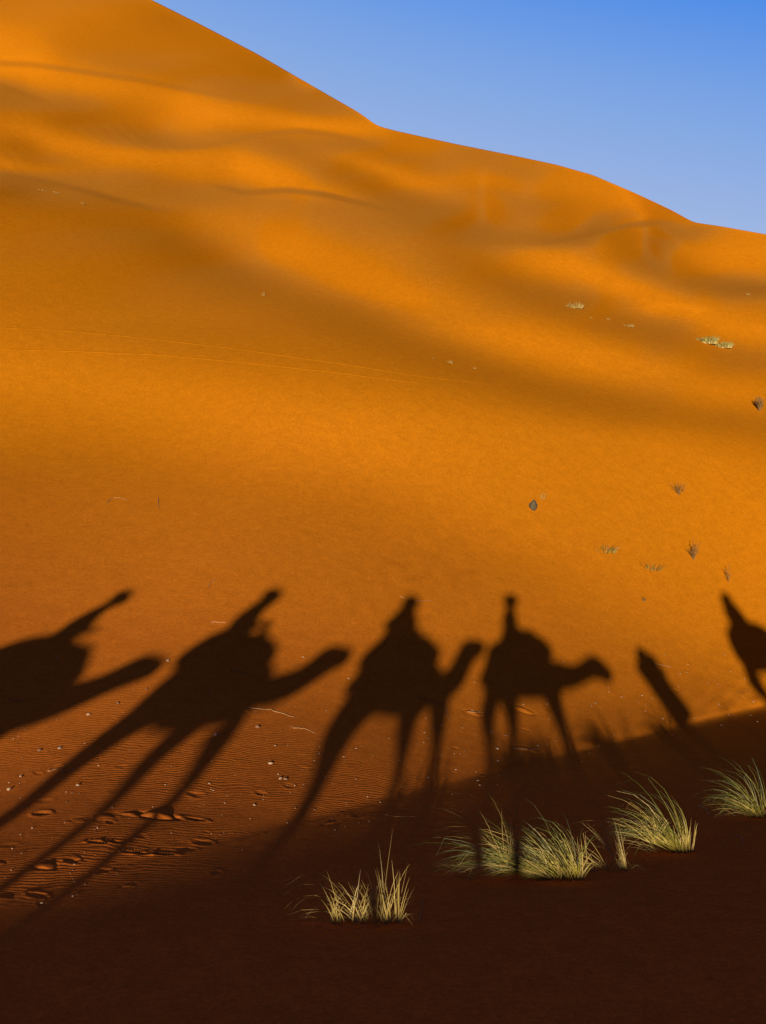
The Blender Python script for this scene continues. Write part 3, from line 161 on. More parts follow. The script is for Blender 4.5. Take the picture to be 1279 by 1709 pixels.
5487 39 40 41 42 46 52 42 24 20 24 23 24 24 23 24 24 23 23 24 23 22 23 22 22 22 21 21 20 21 19 20 19 19 18 18 18 17 17 17 16 16 17 16 16 17 16 17 16 16 15 15 16 15 15 15 15 16 16 17 18 17 18 17 16 15 14 13 12 13 12 13 13 14 12 12 12 12 11 12 11 12 11 12 11 11 12 11 12 12 12 12 13 13 12 14 15 16 17 19 21 23 26 30 34 39 43 47 45 41 37 31 27 23 19 17 15 16 15 18 19 20 23 24 26 29 34 37 41 43 45 45 46 47 43 43 48 61 80 99 112 109 86 55 46 43 40 36 36 37 33 26 22 23 30 37 46 54 58 58
5504 40 40 41 42 46 53 42 25 20 23 24 24 24 23 24 23 24 23 23 23 22 22 22 22 21 21 21 20 20 20 20 19 19 18 18 18 17 17 17 16 16 15 16 16 15 16 17 16 16 17 16 16 15 16 15 16 15 15 16 16 16 17 16 16 16 15 14 13 12 12 12 12 13 12 12 12 11 12 11 12 11 12 11 12 11 12 11 12 12 12 12 13 13 13 14 15 16 18 19 22 23 27 31 35 40 44 46 45 39 34 28 24 21 18 16 14 15 15 17 20 21 24 25 28 32 36 40 45 48 47 46 44 43 40 39 43 55 73 91 105 103 85 59 45 44 40 36 35 39 38 30 23 23 30 39 49 55 61 61
5522 40 40 41 42 47 52 44 25 20 24 24 23 24 23 24 23 24 23 22 23 22 23 21 22 21 21 20 20 20 19 19 19 19 18 18 18 18 17 17 16 16 16 15 15 15 16 15 15 16 17 16 16 17 16 16 16 16 15 16 15 15 15 15 16 15 14 15 13 13 12 12 12 12 12 11 12 11 12 11 12 11 12 11 11 12 11 12 12 12 12 12 13 13 13 14 16 16 19 20 22 24 28 32 36 41 45 44 43 37 30 26 22 19 17 15 14 14 15 17 20 22 24 28 29 35 39 44 50 51 50 44 41 39 36 35 37 48 66 83 93 88 73 57 50 47 43 39 37 42 44 35 27 24 31 43 50 57 61 62
5540 40 41 41 42 46 53 45 26 21 23 23 24 23 24 23 24 23 23 22 23 22 22 21 22 20 21 20 20 19 19 19 18 19 18 18 18 18 17 17 17 17 16 15 15 15 14 14 15 16 15 16 17 16 17 17 16 17 16 16 15 14 14 14 14 14 14 14 14 13 12 12 12 12 11 12 11 12 11 12 11 11 12 11 11 12 12 11 12 12 12 13 12 13 14 15 15 17 19 21 23 25 29 33 37 40 45 45 40 35 28 22 20 17 16 14 14 14 15 17 19 23 26 29 32 37 42 49 54 54 51 43 37 34 31 31 32 41 58 77 85 75 62 54 50 50 46 43 42 46 46 38 29 26 33 44 51 55 57 59
5558 41 40 42 42 47 55 45 27 19 23 23 24 23 24 23 23 23 23 22 23 22 21 22 21 20 21 20 19 19 19 19 18 18 18 17 18 17 17 18 17 16 17 16 15 15 15 15 14 14 15 15 16 16 17 16 17 17 16 16 16 14 15 13 13 13 14 13 13 12 13 12 12 11 12 11 12 11 11 12 11 12 11 11 12 11 12 12 11 13 12 13 13 13 13 15 16 17 20 21 24 27 30 34 38 42 42 44 38 30 26 22 18 16 14 14 13 14 15 16 20 23 26 31 35 40 46 53 57 57 50 41 33 30 27 26 27 34 50 73 81 70 54 48 48 50 48 47 48 49 45 37 30 28 35 44 51 52 53 53
5577 40 41 42 42 48 57 48 25 18 22 24 23 23 23 24 23 22 23 23 22 22 21 21 21 21 20 20 19 19 19 18 18 18 17 17 17 17 17 17 16 17 17 16 16 16 16 15 15 14 14 14 15 15 16 16 16 17 16 17 15 15 15 14 13 13 12 12 12 12 13 12 11 12 11 12 11 12 11 11 12 11 11 12 11 12 11 12 12 12 13 12 14 13 14 14 17 18 20 22 25 28 31 36 39 42 41 40 37 29 22 20 17 16 13 13 12 14 15 16 20 23 27 33 37 43 51 57 60 57 48 38 31 26 23 23 22 27 42 68 80 70 50 44 44 48 49 51 51 49 44 36 29 30 34 44 49 50 49 49
5596 40 41 42 42 48 57 48 27 18 22 23 24 23 23 23 23 23 23 22 22 22 21 21 21 20 20 19 20 19 18 18 18 18 17 17 17 16 17 16 16 16 17 16 16 16 16 16 15 15 15 14 14 15 15 15 16 16 16 16 15 15 15 14 13 13 12 12 11 12 12 12 11 12 11 11 12 11 12 11 11 12 11 11 12 11 12 12 12 12 13 12 13 14 14 15 17 18 21 22 27 29 33 38 40 41 40 37 32 28 22 18 15 14 13 13 12 13 15 16 20 23 29 34 39 47 56 61 61 55 46 35 28 24 20 20 19 23 33 60 79 72 52 41 42 45 49 52 53 48 42 34 30 30 34 41 46 47 46 46
5615 40 42 42 42 47 55 48 28 20 23 23 23 24 23 23 23 23 22 22 22 22 21 21 20 20 20 19 19 19 19 18 18 17 18 17 16 17 16 16 15 16 15 16 16 16 16 16 16 15 16 15 15 14 15 14 15 15 15 15 15 15 14 13 14 12 13 12 12 11 11 12 11 12 11 11 12 11 11 12 11 11 12 11 12 11 12 12 12 12 13 13 13 13 14 16 17 19 21 24 26 31 35 38 42 41 38 35 28 24 22 18 15 12 12 12 13 13 15 17 19 24 29 35 43 50 59 64 62 53 42 33 26 21 19 17 17 19 28 52 75 75 56 42 40 42 48 52 53 49 41 34 29 30 32 37 41 43 44 44
5634 41 41 42 43 47 54 48 29 20 24 23 23 24 23 23 23 22 23 22 21 22 21 20 21 19 20 19 19 19 18 18 18 17 18 17 16 17 16 16 15 16 15 15 15 16 15 16 15 16 16 16 15 15 14 15 14 15 14 15 14 14 14 13 13 12 13 12 11 11 12 11 11 12 11 11 12 11 11 12 11 11 12 11 12 11 12 12 12 13 12 13 13 14 14 16 17 20 21 25 28 31 38 39 41 40 36 32 27 23 19 16 14 13 12 12 12 14 15 17 20 24 30 38 45 52 62 66 61 51 39 30 24 19 17 16 16 17 24 43 71 77 61 45 39 41 46 51 54 51 43 34 29 27 30 32 36 38 40 41
5654 41 41 43 43 46 55 48 30 20 22 24 23 24 23 23 23 22 23 21 22 21 21 20 20 20 19 19 19 18 18 18 18 17 18 17 16 17 16 17 15 16 15 15 15 14 15 15 15 15 15 16 15 16 15 15 15 14 14 14 13 14 13 13 12 13 11 12 11 12 11 11 12 11 11 11 12 11 11 12 11 11 12 11 12 12 11 12 13 12 13 13 13 14 14 16 18 20 22 25 29 33 38 41 40 39 34 29 25 22 18 15 13 12 13 13 12 13 16 18 21 24 32 40 47 55 62 66 60 48 36 28 22 18 16 15 15 16 21 36 66 77 68 49 41 40 43 49 53 54 46 36 28 26 26 28 31 34 35 38
5673 41 42 43 43 47 55 49 30 19 23 23 24 23 24 23 22 23 22 22 21 21 20 21 19 20 19 18 19 18 18 18 17 17 18 16 17 17 16 16 16 16 15 15 15 15 14 14 15 14 15 15 15 15 16 15 15 14 14 14 13 13 12 13 12 12 11 12 11 11 12 11 11 11 12 11 11 11 12 11 11 12 11 12 11 12 12 12 12 13 13 13 13 14 15 16 18 20 24 26 30 35 37 41 41 36 33 27 22 20 17 15 13 12 12 12 13 14 16 18 23 27 33 43 50 56 62 64 57 45 34 26 21 17 15 13 14 15 20 30 60 79 74 56 44 39 41 45 52 54 50 38 28 25 24 24 27 29 32 35
5694 41 42 42 44 47 55 50 30 20 22 24 23 23 23 23 23 22 22 22 21 21 20 20 20 19 19 18 18 18 18 17 18 17 16 17 17 16 16 17 16 16 15 16 15 15 14 15 14 14 14 13 14 15 15 14 15 14 15 13 14 12 13 11 12 12 11 11 12 11 11 12 11 11 11 11 12 11 11 12 11 11 12 11 12 12 12 12 12 13 13 13 13 13 16 17 19 21 24 27 31 35 39 40 40 35 30 26 21 17 16 14 13 13 12 11 12 15 18 19 23 29 36 45 53 58 62 60 53 43 32 24 19 16 14 13 13 15 18 27 53 80 81 65 49 39 39 42 48 52 51 41 30 24 23 22 23 25 29 31
5714 41 42 43 44 46 56 50 32 20 22 23 23 24 23 22 23 22 22 21 21 21 20 19 20 19 18 19 18 17 18 17 17 17 17 16 17 16 16 16 16 15 16 16 15 15 15 14 15 13 14 14 13 14 14 14 14 14 13 14 13 13 12 12 11 11 12 11 11 11 12 11 11 11 11 12 11 11 11 12 11 11 12 12 11 12 12 12 12 13 13 13 13 14 15 17 19 22 24 29 32 35 39 40 38 35 28 24 20 17 16 13 12 12 13 12 12 15 17 20 25 29 38 46 54 60 60 58 50 41 30 23 19 15 13 13 13 14 17 23 42 76 89 80 58 42 38 39 43 47 49 44 33 25 22 21 20 23 24 28
5734 42 42 43 44 47 55 51 33 20 22 23 23 23 23 22 23 22 21 22 20 21 19 20 19 19 18 18 18 18 17 17 17 17 16 17 16 16 16 15 16 15 16 15 15 15 15 15 15 14 14 13 14 13 13 13 13 13 14 12 13 12 13 11 12 11 12 11 11 11 11 11 12 11 11 11 11 11 12 11 11 12 11 12 12 11 12 13 12 12 13 13 14 14 15 17 19 22 25 29 33 36 39 40 36 33 29 21 19 17 15 13 12 12 11 13 14 16 17 19 26 30 37 46 55 60 60 56 48 38 30 22 18 15 13 12 12 14 16 21 33 63 94 98 75 50 37 37 39 42 44 43 34 27 22 20 19 20 22 25
5755 42 42 44 43 47 56 52 33 20 21 24 23 23 22 23 22 22 21 21 21 20 19 20 19 18 18 18 18 17 17 17 17 17 16 16 16 16 16 15 16 15 15 15 15 15 15 14 15 14 14 14 13 13 13 13 12 13 12 13 12 12 12 11 12 11 12 11 11 11 11 11 11 11 11 12 11 11 11 12 11 11 12 11 12 12 12 12 12 13 13 13 13 14 16 17 20 22 25 29 33 37 38 39 36 32 26 23 18 16 14 12 13 11 12 13 14 15 19 22 26 32 37 44 51 57 59 55 47 36 28 22 17 14 12 12 12 14 16 20 26 46 84 112 101 69 43 36 38 37 39 38 34 28 22 20 19 18 20 22
5776 42 43 43 44 47 55 53 35 20 21 23 23 23 22 22 22 22 21 21 20 20 20 18 19 18 18 18 17 18 17 17 16 17 16 17 16 15 16 15 15 15 15 15 14 15 14 15 14 14 13 14 14 13 13 12 13 12 12 12 11 12 12 11 11 12 11 11 11 11 11 11 11 11 11 11 11 12 11 11 12 11 12 11 12 12 12 12 12 13 13 13 12 14 16 18 20 22 26 30 32 37 39 36 36 31 25 21 19 17 14 10 11 12 13 13 14 16 19 23 30 35 37 43 46 51 55 53 46 34 27 21 16 14 11 11 12 15 17 20 23 33 62 94 109 97 73 51 40 38 35 34 31 27 23 20 19 18 18 20
5798 42 43 43 44 47 56 53 35 21 20 23 23 23 22 22 22 21 21 21 20 20 19 18 19 18 17 18 17 17 17 17 17 16 17 16 16 15 16 15 15 15 14 15 14 14 14 14 14 13 14 13 13 13 13 13 12 12 12 11 12 11 12 11 11 11 11 11 11 11 11 11 11 11 11 11 11 12 11 11 11 12 11 12 12 11 12 13 12 12 13 13 13 14 16 18 20 23 26 30 33 35 38 37 33 30 25 21 18 15 14 12 11 12 11 14 14 17 21 24 32 40 40 43 44 44 47 49 43 33 25 19 15 14 11 12 12 16 19 21 24 26 40 61 82 110 110 80 57 44 38 33 29 26 23 20 19 18 18 19
5820 42 43 43 44 47 56 54 36 21 20 23 22 23 22 22 21 21 21 20 20 20 18 19 18 18 17 17 17 17 17 17 16 17 16 16 16 15 15 16 15 14 15 14 14 14 14 13 13 14 13 13 12 13 12 13 12 12 11 12 11 11 11 12 11 11 10 11 11 11 11 11 11 11 11 11 11 11 11 12 11 11 12 11 12 12 12 12 12 12 13 12 13 14 16 18 20 22 27 29 33 36 35 36 33 29 24 21 18 16 12 12 13 13 12 11 14 17 21 26 32 40 47 46 44 42 40 41 39 31 24 18 15 13 12 12 13 16 19 24 26 26 28 37 49 78 122 108 80 65 50 39 32 27 23 22 19 19 18 19
5842 42 43 44 44 47 55 54 38 21 20 22 22 23 22 21 22 20 21 20 20 19 18 18 18 18 17 17 17 17 16 17 16 16 16 16 16 15 15 15 15 14 15 14 14 14 13 13 13 13 13 12 13 12 12 12 12 11 12 11 11 11 11 11 11 11 11 11 11 11 10 11 11 11 11 11 11 11 11 11 12 11 11 12 11 12 12 12 12 12 13 12 13 14 15 18 20 22 26 30 32 35 36 34 32 29 24 20 18 16 13 12 12 12 12 13 14 17 20 26 34 40 47 52 47 44 39 35 34 28 23 17 14 13 12 13 13 16 20 25 29 30 33 37 45 53 71 93 101 89 67 48 36 30 24 23 20 20 19 19
5864 42 43 44 45 47 54 55 39 22 19 22 22 22 22 21 21 21 20 20 19 19 18 18 18 17 17 17 16 17 17 16 16 16 16 16 15 15 15 15 14 15 14 14 13 14 13 13 13 12 13 12 12 12 11 12 12 11 11 11 11 11 11 11 11 11 11 10 11 11 11 11 10 11 11 11 11 11 11 11 11 12 11 11 12 11 12 12 12 12 13 12 13 14 15 16 20 23 26 29 32 34 35 35 31 28 24 20 18 15 13 13 12 12 11 12 15 18 21 24 32 42 48 52 53 46 39 34 30 27 21 16 14 12 13 12 14 17 21 26 34 36 37 43 51 55 58 59 75 89 77 59 42 32 27 23 21 21 20 19
5887 42 43 44 45 47 54 56 40 22 18 22 22 21 22 20 21 21 20 19 19 19 18 18 17 17 17 17 16 17 16 17 16 16 15 15 16 15 14 14 15 14 14 13 13 14 13 13 12 13 12 12 11 12 11 11 12 11 11 11 11 11 11 10 11 11 10 11 11 11 10 11 11 11 10 11 11 11 11 11 11 11 12 11 11 12 11 12 12 12 12 13 12 14 15 17 18 23 26 28 32 34 34 34 31 27 24 21 18 15 13 13 12 12 12 12 14 17 21 27 32 39 48 53 49 49 41 32 28 24 21 16 13 11 12 12 15 18 23 30 39 46 47 49 54 58 57 56 55 62 66 59 47 36 29 23 21 20 19 17
5910 42 43 45 44 47 54 56 41 23 18 21 21 22 21 21 20 20 20 19 19 18 18 17 18 16 17 17 16 17 16 17 15 16 15 16 15 14 14 14 14 14 13 14 13 13 13 12 12 12 12 12 11 12 11 11 11 11 11 11 10 11 11 11 10 11 10 11 11 10 11 11 10 11 11 10 11 11 11 11 11 11 11 12 11 11 12 11 12 12 12 12 12 13 15 17 19 21 26 29 31 33 34 32 31 27 24 21 18 15 14 13 12 11 12 13 15 18 20 24 33 41 46 53 51 43 40 31 25 22 18 16 13 11 10 12 15 19 25 34 48 58 61 58 57 58 56 53 50 47 48 47 44 38 30 23 19 17 17 15
5933 43 43 44 45 47 54 56 42 24 17 20 21 21 21 21 20 20 19 19 19 18 17 17 17 17 17 16 17 16 17 16 15 15 16 15 14 15 14 13 14 13 13 13 13 13 12 12 12 12 12 11 12 10 11 11 11 11 11 10 11 11 10 11 10 11 10 11 10 11 11 10 11 10 11 11 10 11 11 11 11 11 11 11 11 12 11 12 11 12 12 12 12 12 15 16 18 22 24 28 31 32 33 33 29 27 24 21 18 16 14 14 12 12 13 12 16 17 21 26 30 39 47 49 51 45 37 29 23 18 17 15 12 11 10 12 14 20 26 38 54 71 77 71 60 56 53 50 46 43 38 35 32 31 30 22 17 14 14 14
5957 42 44 44 45 47 53 57 43 24 17 20 21 20 21 20 19 20 19 19 18 18 17 18 17 16 17 16 17 16 16 16 15 15 15 14 15 14 14 13 13 13 13 13 12 12 12 12 12 12 11 11 11 11 11 10 11 11 10 11 11 10 11 10 11 10 10 11 10 11 10 11 10 11 10 11 10 11 11 11 10 11 11 11 11 12 11 11 12 11 12 13 12 13 13 16 17 20 23 27 29 33 31 32 30 26 24 20 18 17 14 14 13 13 13 14 16 18 19 25 32 38 43 50 49 45 37 28 21 15 14 14 11 11 11 11 15 19 26 39 55 76 89 85 69 55 49 47 44 39 34 31 27 22 20 18 16 13 14 13
5981 42 44 44 46 46 53 57 44 25 16 19 21 21 19 19 20 19 20 18 18 17 18 17 17 17 16 17 16 16 16 15 15 15 15 14 13 14 13 14 13 12 13 12 12 12 11 12 11 12 11 11 10 11 11 11 10 11 10 11 10 11 10 10 11 10 10 11 10 10 11 10 10 11 10 11 10 11 11 10 11 11 10 11 11 11 12 11 11 12 11 12 12 13 14 14 17 19 22 26 27 31 32 30 29 27 23 21 18 16 15 14 12 13 13 14 16 18 21 25 30 37 43 45 49 46 36 29 21 14 12 11 11 11 11 11 15 19 26 38 54 72 84 79 62 53 46 45 50 45 33 30 32 29 21 16 14 13 13 13
6005 43 44 44 45 47 53 56 46 25 16 19 19 20 20 19 19 19 19 18 18 18 17 17 17 17 17 16 16 15 16 15 14 15 14 14 13 14 13 12 13 12 12 12 12 11 12 11 11 11 11 11 10 11 11 10 11 10 10 11 10 10 11 10 10 10 10 11 10 10 10 11 10 10 11 10 10 11 10 11 10 11 11 11 10 11 11 11 12 11 12 11 12 11 13 15 17 18 21 24 27 28 31 31 27 26 23 21 18 16 15 14 13 12 12 14 15 18 19 26 31 36 42 46 44 45 40 27 21 15 11 9 10 10 11 12 15 19 26 36 50 66 73 67 48 38 43 41 46 57 44 31 31 41 38 22 16 14 14 14
6030 43 44 44 46 46 52 57 46 27 15 18 19 18 20 20 19 18 18 18 18 18 18 16 17 17 17 16 15 16 15 15 14 14 13 14 13 14 12 12 12 12 12 11 12 11 11 11 11 11 10 11 10 11 10 11 10 10 10 11 10 10 10 10 10 10 10 11 10 10 10 10 10 10 11 10 10 10 11 10 11 10 11 11 10 11 11 11 11 11 12 11 12 11 13 14 15 18 20 23 25 28 28 29 28 25 23 20 18 17 15 14 13 12 13 13 15 17 20 24 28 36 39 42 45 42 39 32 22 16 12 9 8 9 11 12 15 19 26 34 45 57 63 57 42 35 35 40 41 48 52 38 34 43 49 38 21 15 15 14
6055 43 44 45 45 47 51 57 47 27 15 17 19 19 19 18 19 18 18 18 18 18 17 17 17 17 16 16 15 15 15 14 14 14 13 13 13 12 13 12 12 11 11 11 11 11 11 11 11 10 11 10 10 11 10 10 10 10 11 10 10 10 10 10 10 10 10 10 10 9 10 11 10 10 10 10 10 10 10 11 10 10 11 10 11 11 10 11 11 11 12 10 12 12 13 14 15 16 19 21 24 26 27 27 27 25 22 20 19 16 15 14 14 13 13 13 15 17 19 24 27 31 38 41 40 41 37 31 25 18 14 10 9 8 10 11 15 19 26 35 45 51 53 48 43 38 37 33 34 44 43 35 36 49 59 45 27 17 15 15
6081 43 43 45 46 47 50 57 47 28 15 16 19 20 18 17 17 18 19 19 17 17 17 18 17 16 15 16 15 15 14 14 13 14 13 13 12 12 12 12 12 11 10 11 11 11 10 10 10 11 10 11 10 10 10 10 10 10 10 10 10 10 10 10 9 10 10 10 10 9 10 10 10 10 10 10 10 10 10 10 10 11 10 10 11 10 11 10 11 11 11 11 11 12 13 14 15 16 18 20 23 24 26 27 26 24 22 20 18 17 15 14 14 14 13 14 14 17 19 21 26 29 33 37 39 37 35 32 26 20 16 12 10 8 9 11 13 18 24 35 48 58 59 52 43 38 36 31 27 24 28 28 31 49 59 54 37 23 16 14
6107 43 43 45 46 47 50 56 48 30 15 15 18 18 18 18 17 18 18 18 17 17 18 16 17 15 16 15 14 14 14 14 13 13 13 12 12 12 12 11 11 11 11 10 11 10 10 11 10 10 10 10 10 10 10 10 10 10 10 10 9 10 10 9 10 10 9 10 10 9 10 10 10 9 10 10 10 10 10 10 10 10 10 10 10 11 10 11 10 11 11 11 11 12 12 14 14 16 18 20 22 24 26 25 26 24 22 20 18 16 15 15 13 14 14 14 15 16 18 21 24 27 32 34 34 35 33 29 26 21 16 14 11 9 8 11 13 16 21 32 47 64 71 64 51 40 33 28 24 21 19 21 23 32 45 51 44 32 21 16
6133 43 44 45 46 47 49 55 49 31 17 14 16 16 17 19 19 18 17 16 17 18 18 16 15 14 16 15 14 14 13 13 13 13 12 11 12 12 12 11 10 10 11 10 11 10 10 10 10 10 11 9 10 10 10 10 9 10 9 10 10 9 10 9 10 9 10 9 10 9 10 10 9 10 9 10 10 9 10 10 10 10 10 10 10 10 10 11 10 11 10 11 11 12 12 14 14 15 17 20 22 23 25 26 25 25 22 20 17 17 14 14 14 14 14 14 16 17 18 21 23 27 28 32 33 31 30 28 24 20 18 14 11 10 8 9 13 15 20 27 41 62 77 79 64 46 33 26 22 19 18 17 19 23 29 33 39 37 30 21
6160 43 44 45 47 47 49 55 49 32 16 13 17 17 17 18 17 18 17 17 17 18 16 16 16 15 14 14 14 13 13 13 12 12 12 11 11 11 11 10 11 10 10 11 10 10 10 10 10 10 10 10 9 10 10 9 10 9 10 9 10 9 10 9 10 9 9 10 9 10 9 9 10 9 10 10 9 10 10 9 10 10 10 10 10 10 10 10 11 10 11 10 12 12 12 14 15 16 18 20 22 24 25 27 25 23 21 19 17 16 14 13 14 13 14 15 17 18 21 22 25 29 31 30 31 29 26 23 20 17 15 13 11 10 9 9 14 17 22 32 47 70 85 83 65 42 28 22 18 17 16 15 17 18 23 26 29 33 30 22
6187 43 45 45 47 48 49 55 49 31 16 12 18 19 18 16 15 15 19 19 17 16 15 16 16 16 13 13 13 13 13 12 12 11 11 11 11 11 9 10 10 11 11 9 10 10 10 10 10 10 9 10 10 9 10 9 10 9 10 9 9 9 10 9 9 10 9 9 9 10 9 9 10 9 10 9 10 9 10 10 9 10 10 10 10 10 10 10 10 11 10 11 12 12 13 14 15 17 19 20 23 25 25 26 26 22 20 18 16 15 14 13 13 13 15 16 18 20 22 25 28 28 31 31 28 26 24 19 17 16 13 12 12 11 11 11 15 19 24 36 54 76 89 82 60 38 24 19 16 15 15 14 14 17 18 20 24 26 27 21
6214 44 45 46 47 48 50 53 49 33 16 11 17 17 16 17 16 16 17 16 16 16 15 15 15 14 14 13 13 13 12 13 11 12 11 11 11 10 11 10 10 10 10 10 10 10 10 9 10 10 9 10 9 9 10 9 9 10 9 9 9 9 10 9 9 9 9 9 10 9 9 9 10 9 9 10 9 10 9 10 9 10 10 10 10 9 10 11 10 11 10 11 12 13 13 15 15 18 19 22 23 26 27 24 24 22 19 17 15 14 13 13 12 14 16 17 19 21 25 26 30 31 30 30 27 22 20 18 14 13 13 12 11 12 13 13 16 20 27 39 60 82 91 79 54 35 22 16 15 14 13 13 14 14 16 17 19 21 21 20
6242 45 45 46 48 48 49 53 49 33 17 12 14 13 14 17 20 17 15 13 14 16 15 15 13 12 13 14 14 13 12 12 12 12 12 11 10 11 10 11 10 10 10 9 10 10 10 9 9 10 10 9 9 9 10 9 9 9 9 9 9 9 9 9 9 9 9 10 9 9 9 9 9 9 10 9 9 10 9 10 9 10 10 9 10 10 10 10 11 10 11 12 12 12 14 15 16 18 20 22 24 26 27 25 23 21 18 16 14 14 12 12 13 14 15 18 20 23 25 28 30 32 30 27 26 22 18 15 14 11 11 11 12 12 13 15 17 21 28 41 63 86 92 78 51 31 22 16 13 13 13 13 12 13 14 15 16 16 18 17
6271 44 46 46 49 49 49 52 49 33 17 10 15 15 15 15 16 16 15 15 14 15 14 14 13 13 13 13 12 12 12 12 12 11 11 11 10 11 10 10 10 10 9 10 10 9 9 10 9 9 10 9 9 9 9 9 9 9 9 9 9 9 9 8 9 9 9 9 9 9 9 9 9 9 9 10 9 9 10 9 10 9 10 10 9 11 10 11 10 10 11 12 12 13 14 15 17 18 20 23 26 25 26 25 23 19 18 16 13 13 12 12 12 14 15 18 21 23 27 29 29 31 31 27 23 20 17 14 12 12 10 10 12 12 13 16 18 21 28 41 62 87 93 79 50 30 21 16 14 12 12 12 12 12 13 13 14 14 15 15
6300 45 46 46 49 49 50 52 49 33 15 9 15 19 18 14 10 12 15 18 17 13 12 13 14 15 13 11 10 11 12 12 11 10 10 10 11 10 10 9 9 10 10 10 9 9 9 9 10 9 9 9 9 9 8 9 9 9 9 8 9 9 9 8 9 9 9 9 8 9 9 9 9 9 9 9 10 9 9 10 9 9 10 10 10 10 10 11 11 10 11 12 13 14 14 16 17 19 20 23 25 26 25 24 22 19 17 15 14 13 12 12 12 14 15 18 20 24 26 28 31 30 29 26 22 19 16 13 12 11 10 11 12 12 14 15 19 21 28 40 59 86 93 78 52 30 21 15 14 12 12 11 12 11 12 13 12 14 13 15
6329 46 46 47 49 50 49 52 48 34 17 10 13 16 14 15 14 14 14 15 13 14 13 13 12 13 12 11 11 12 10 11 10 11 10 10 9 10 10 9 10 9 9 9 10 9 9 9 9 9 8 9 9 9 8 9 9 8 9 9 8 9 9 8 9 8 9 9 9 8 9 9 9 9 9 9 9 9 9 10 9 10 9 10 10 10 11 10 11 11 12 13 13 13 15 16 18 19 22 23 24 26 24 22 21 18 17 14 14 13 12 13 13 14 16 17 20 23 26 28 30 31 27 24 21 18 15 13 12 10 11 10 13 13 14 16 19 21 27 38 56 84 95 77 51 30 21 16 13 12 11 12 11 11 12 12 12 13 14 14
6359 46 46 48 50 50 49 51 47 35 20 12 12 9 10 14 19 19 14 10 9 13 14 14 11 10 10 12 12 12 10 10 9 11 10 10 9 9 9 10 9 10 8 9 9 9 9 9 8 9 9 9 8 9 8 9 8 9 8 9 8 9 8 9 8 9 8 9 9 8 9 9 8 9 9 9 9 9 10 9 9 10 10 9 11 10 10 11 11 11 13 13 13 14 16 16 18 20 22 24 23 25 24 21 20 17 16 14 14 13 12 13 13 14 16 18 20 23 26 28 29 29 28 23 20 18 14 12 12 10 10 11 12 14 15 16 19 22 26 35 50 79 99 79 49 30 21 16 13 12 12 11 11 12 11 12 13 13 13 14
6390 46 47 47 51 51 49 51 47 35 17 10 11 13 14 13 14 14 12 13 11 12 12 12 11 11 11 10 11 11 10 10 9 10 9 10 9 9 9 9 9 9 9 9 9 8 9 8 9 9 8 8 9 8 9 8 8 9 8 8 9 8 9 8 8 9 8 9 8 9 8 9 9 9 8 9 9 9 9 10 10 9 10 10 10 10 11 11 12 12 12 13 13 15 16 17 19 20 22 23 25 23 23 21 18 17 15 14 13 13 13 13 13 15 15 18 20 23 25 29 29 28 26 24 19 17 14 13 10 11 10 10 13 14 15 17 19 23 24 32 45 70 100 85 49 30 21 16 14 13 11 12 11 12 11 12 13 13 13 14
6421 46 47 49 50 52 49 51 47 34 15 6 10 18 19 14 8 6 10 15 16 12 10 8 11 12 12 10 9 9 10 10 10 9 9 8 10 9 9 9 8 9 8 9 9 8 8 9 8 9 8 8 8 8 9 8 8 8 9 8 8 8 9 8 8 9 8 8 9 8 9 8 9 9 9 8 9 9 9 10 9 10 10 10 10 11 11 11 12 12 13 13 14 15 16 17 19 20 21 23 24 24 21 20 19 17 15 14 14 12 13 14 13 16 15 18 20 22 23 27 29 27 25 23 20 17 14 13 11 10 11 10 13 15 16 17 20 22 24 29 40 60 94 93 53 30 21 18 15 13 12 12 11 12 12 12 12 13 14 13
6453 46 48 48 52 52 49 48 44 33 18 10 10 13 12 11 12 11 12 11 12 11 11 10 11 10 10 9 10 9 10 9 9 9 9 9 8 9 8 9 9 8 8 9 8 8 9 8 8 8 8 8 8 9 8 8 8 8 8 8 8 8 8 9 8 8 8 9 8 8 9 8 9 8 9 9 9 9 9 10 9 10 10 10 10 11 12 11 12 13 13 13 15 15 17 16 19 19 21 22 22 24 21 20 19 17 15 15 14 13 13 14 14 16 16 18 19 21 24 24 27 27 24 22 19 17 15 13 12 10 11 11 12 16 17 18 20 22 23 28 37 54 83 95 61 31 22 19 16 14 12 13 11 12 12 12 12 13 13 14
6485 47 48 49 52 53 49 44 40 32 21 14 12 6 4 8 15 18 14 9 7 9 12 12 11 8 8 9 9 11 9 8 8 9 9 9 9 8 8 8 8 9 8 8 8 8 8 8 8 8 8 8 8 8 8 8 8 8 8 8 8 8 8 8 8 8 9 8 8 8 9 8 9 9 8 9 9 9 9 9 10 10 9 11 10 12 11 12 12 13 13 14 14 16 16 17 19 19 21 22 22 22 22 20 18 17 16 15 14 14 14 14 15 15 17 17 19 21 24 24 25 24 24 21 18 17 14 13 13 12 11 12 11 16 17 19 19 22 24 26 36 54 76 87 65 36 24 19 17 15 13 12 12 12 12 12 12 12 13 14
6518 47 48 50 52 54 50 43 39 30 17 8 8 11 11 12 11 11 11 10 10 10 9 9 10 9 9 9 9 8 9 9 8 9 8 8 8 9 8 8 8 8 8 8 8 8 8 7 8 8 8 8 7 8 8 8 8 8 7 8 8 8 8 8 8 8 8 9 8 8 9 8 9 9 8 9 8 9 9 10 9 10 11 10 11 11 11 12 12 13 13 14 15 15 17 17 19 20 21 23 22 22 21 19 18 17 16 15 15 14 14 15 15 15 17 18 19 20 23 24 24 23 22 21 18 16 14 14 12 12 12 11 13 15 17 19 19 22 25 24 34 57 76 79 63 38 26 21 18 15 14 12 12 12 12 11 12 13 12 14
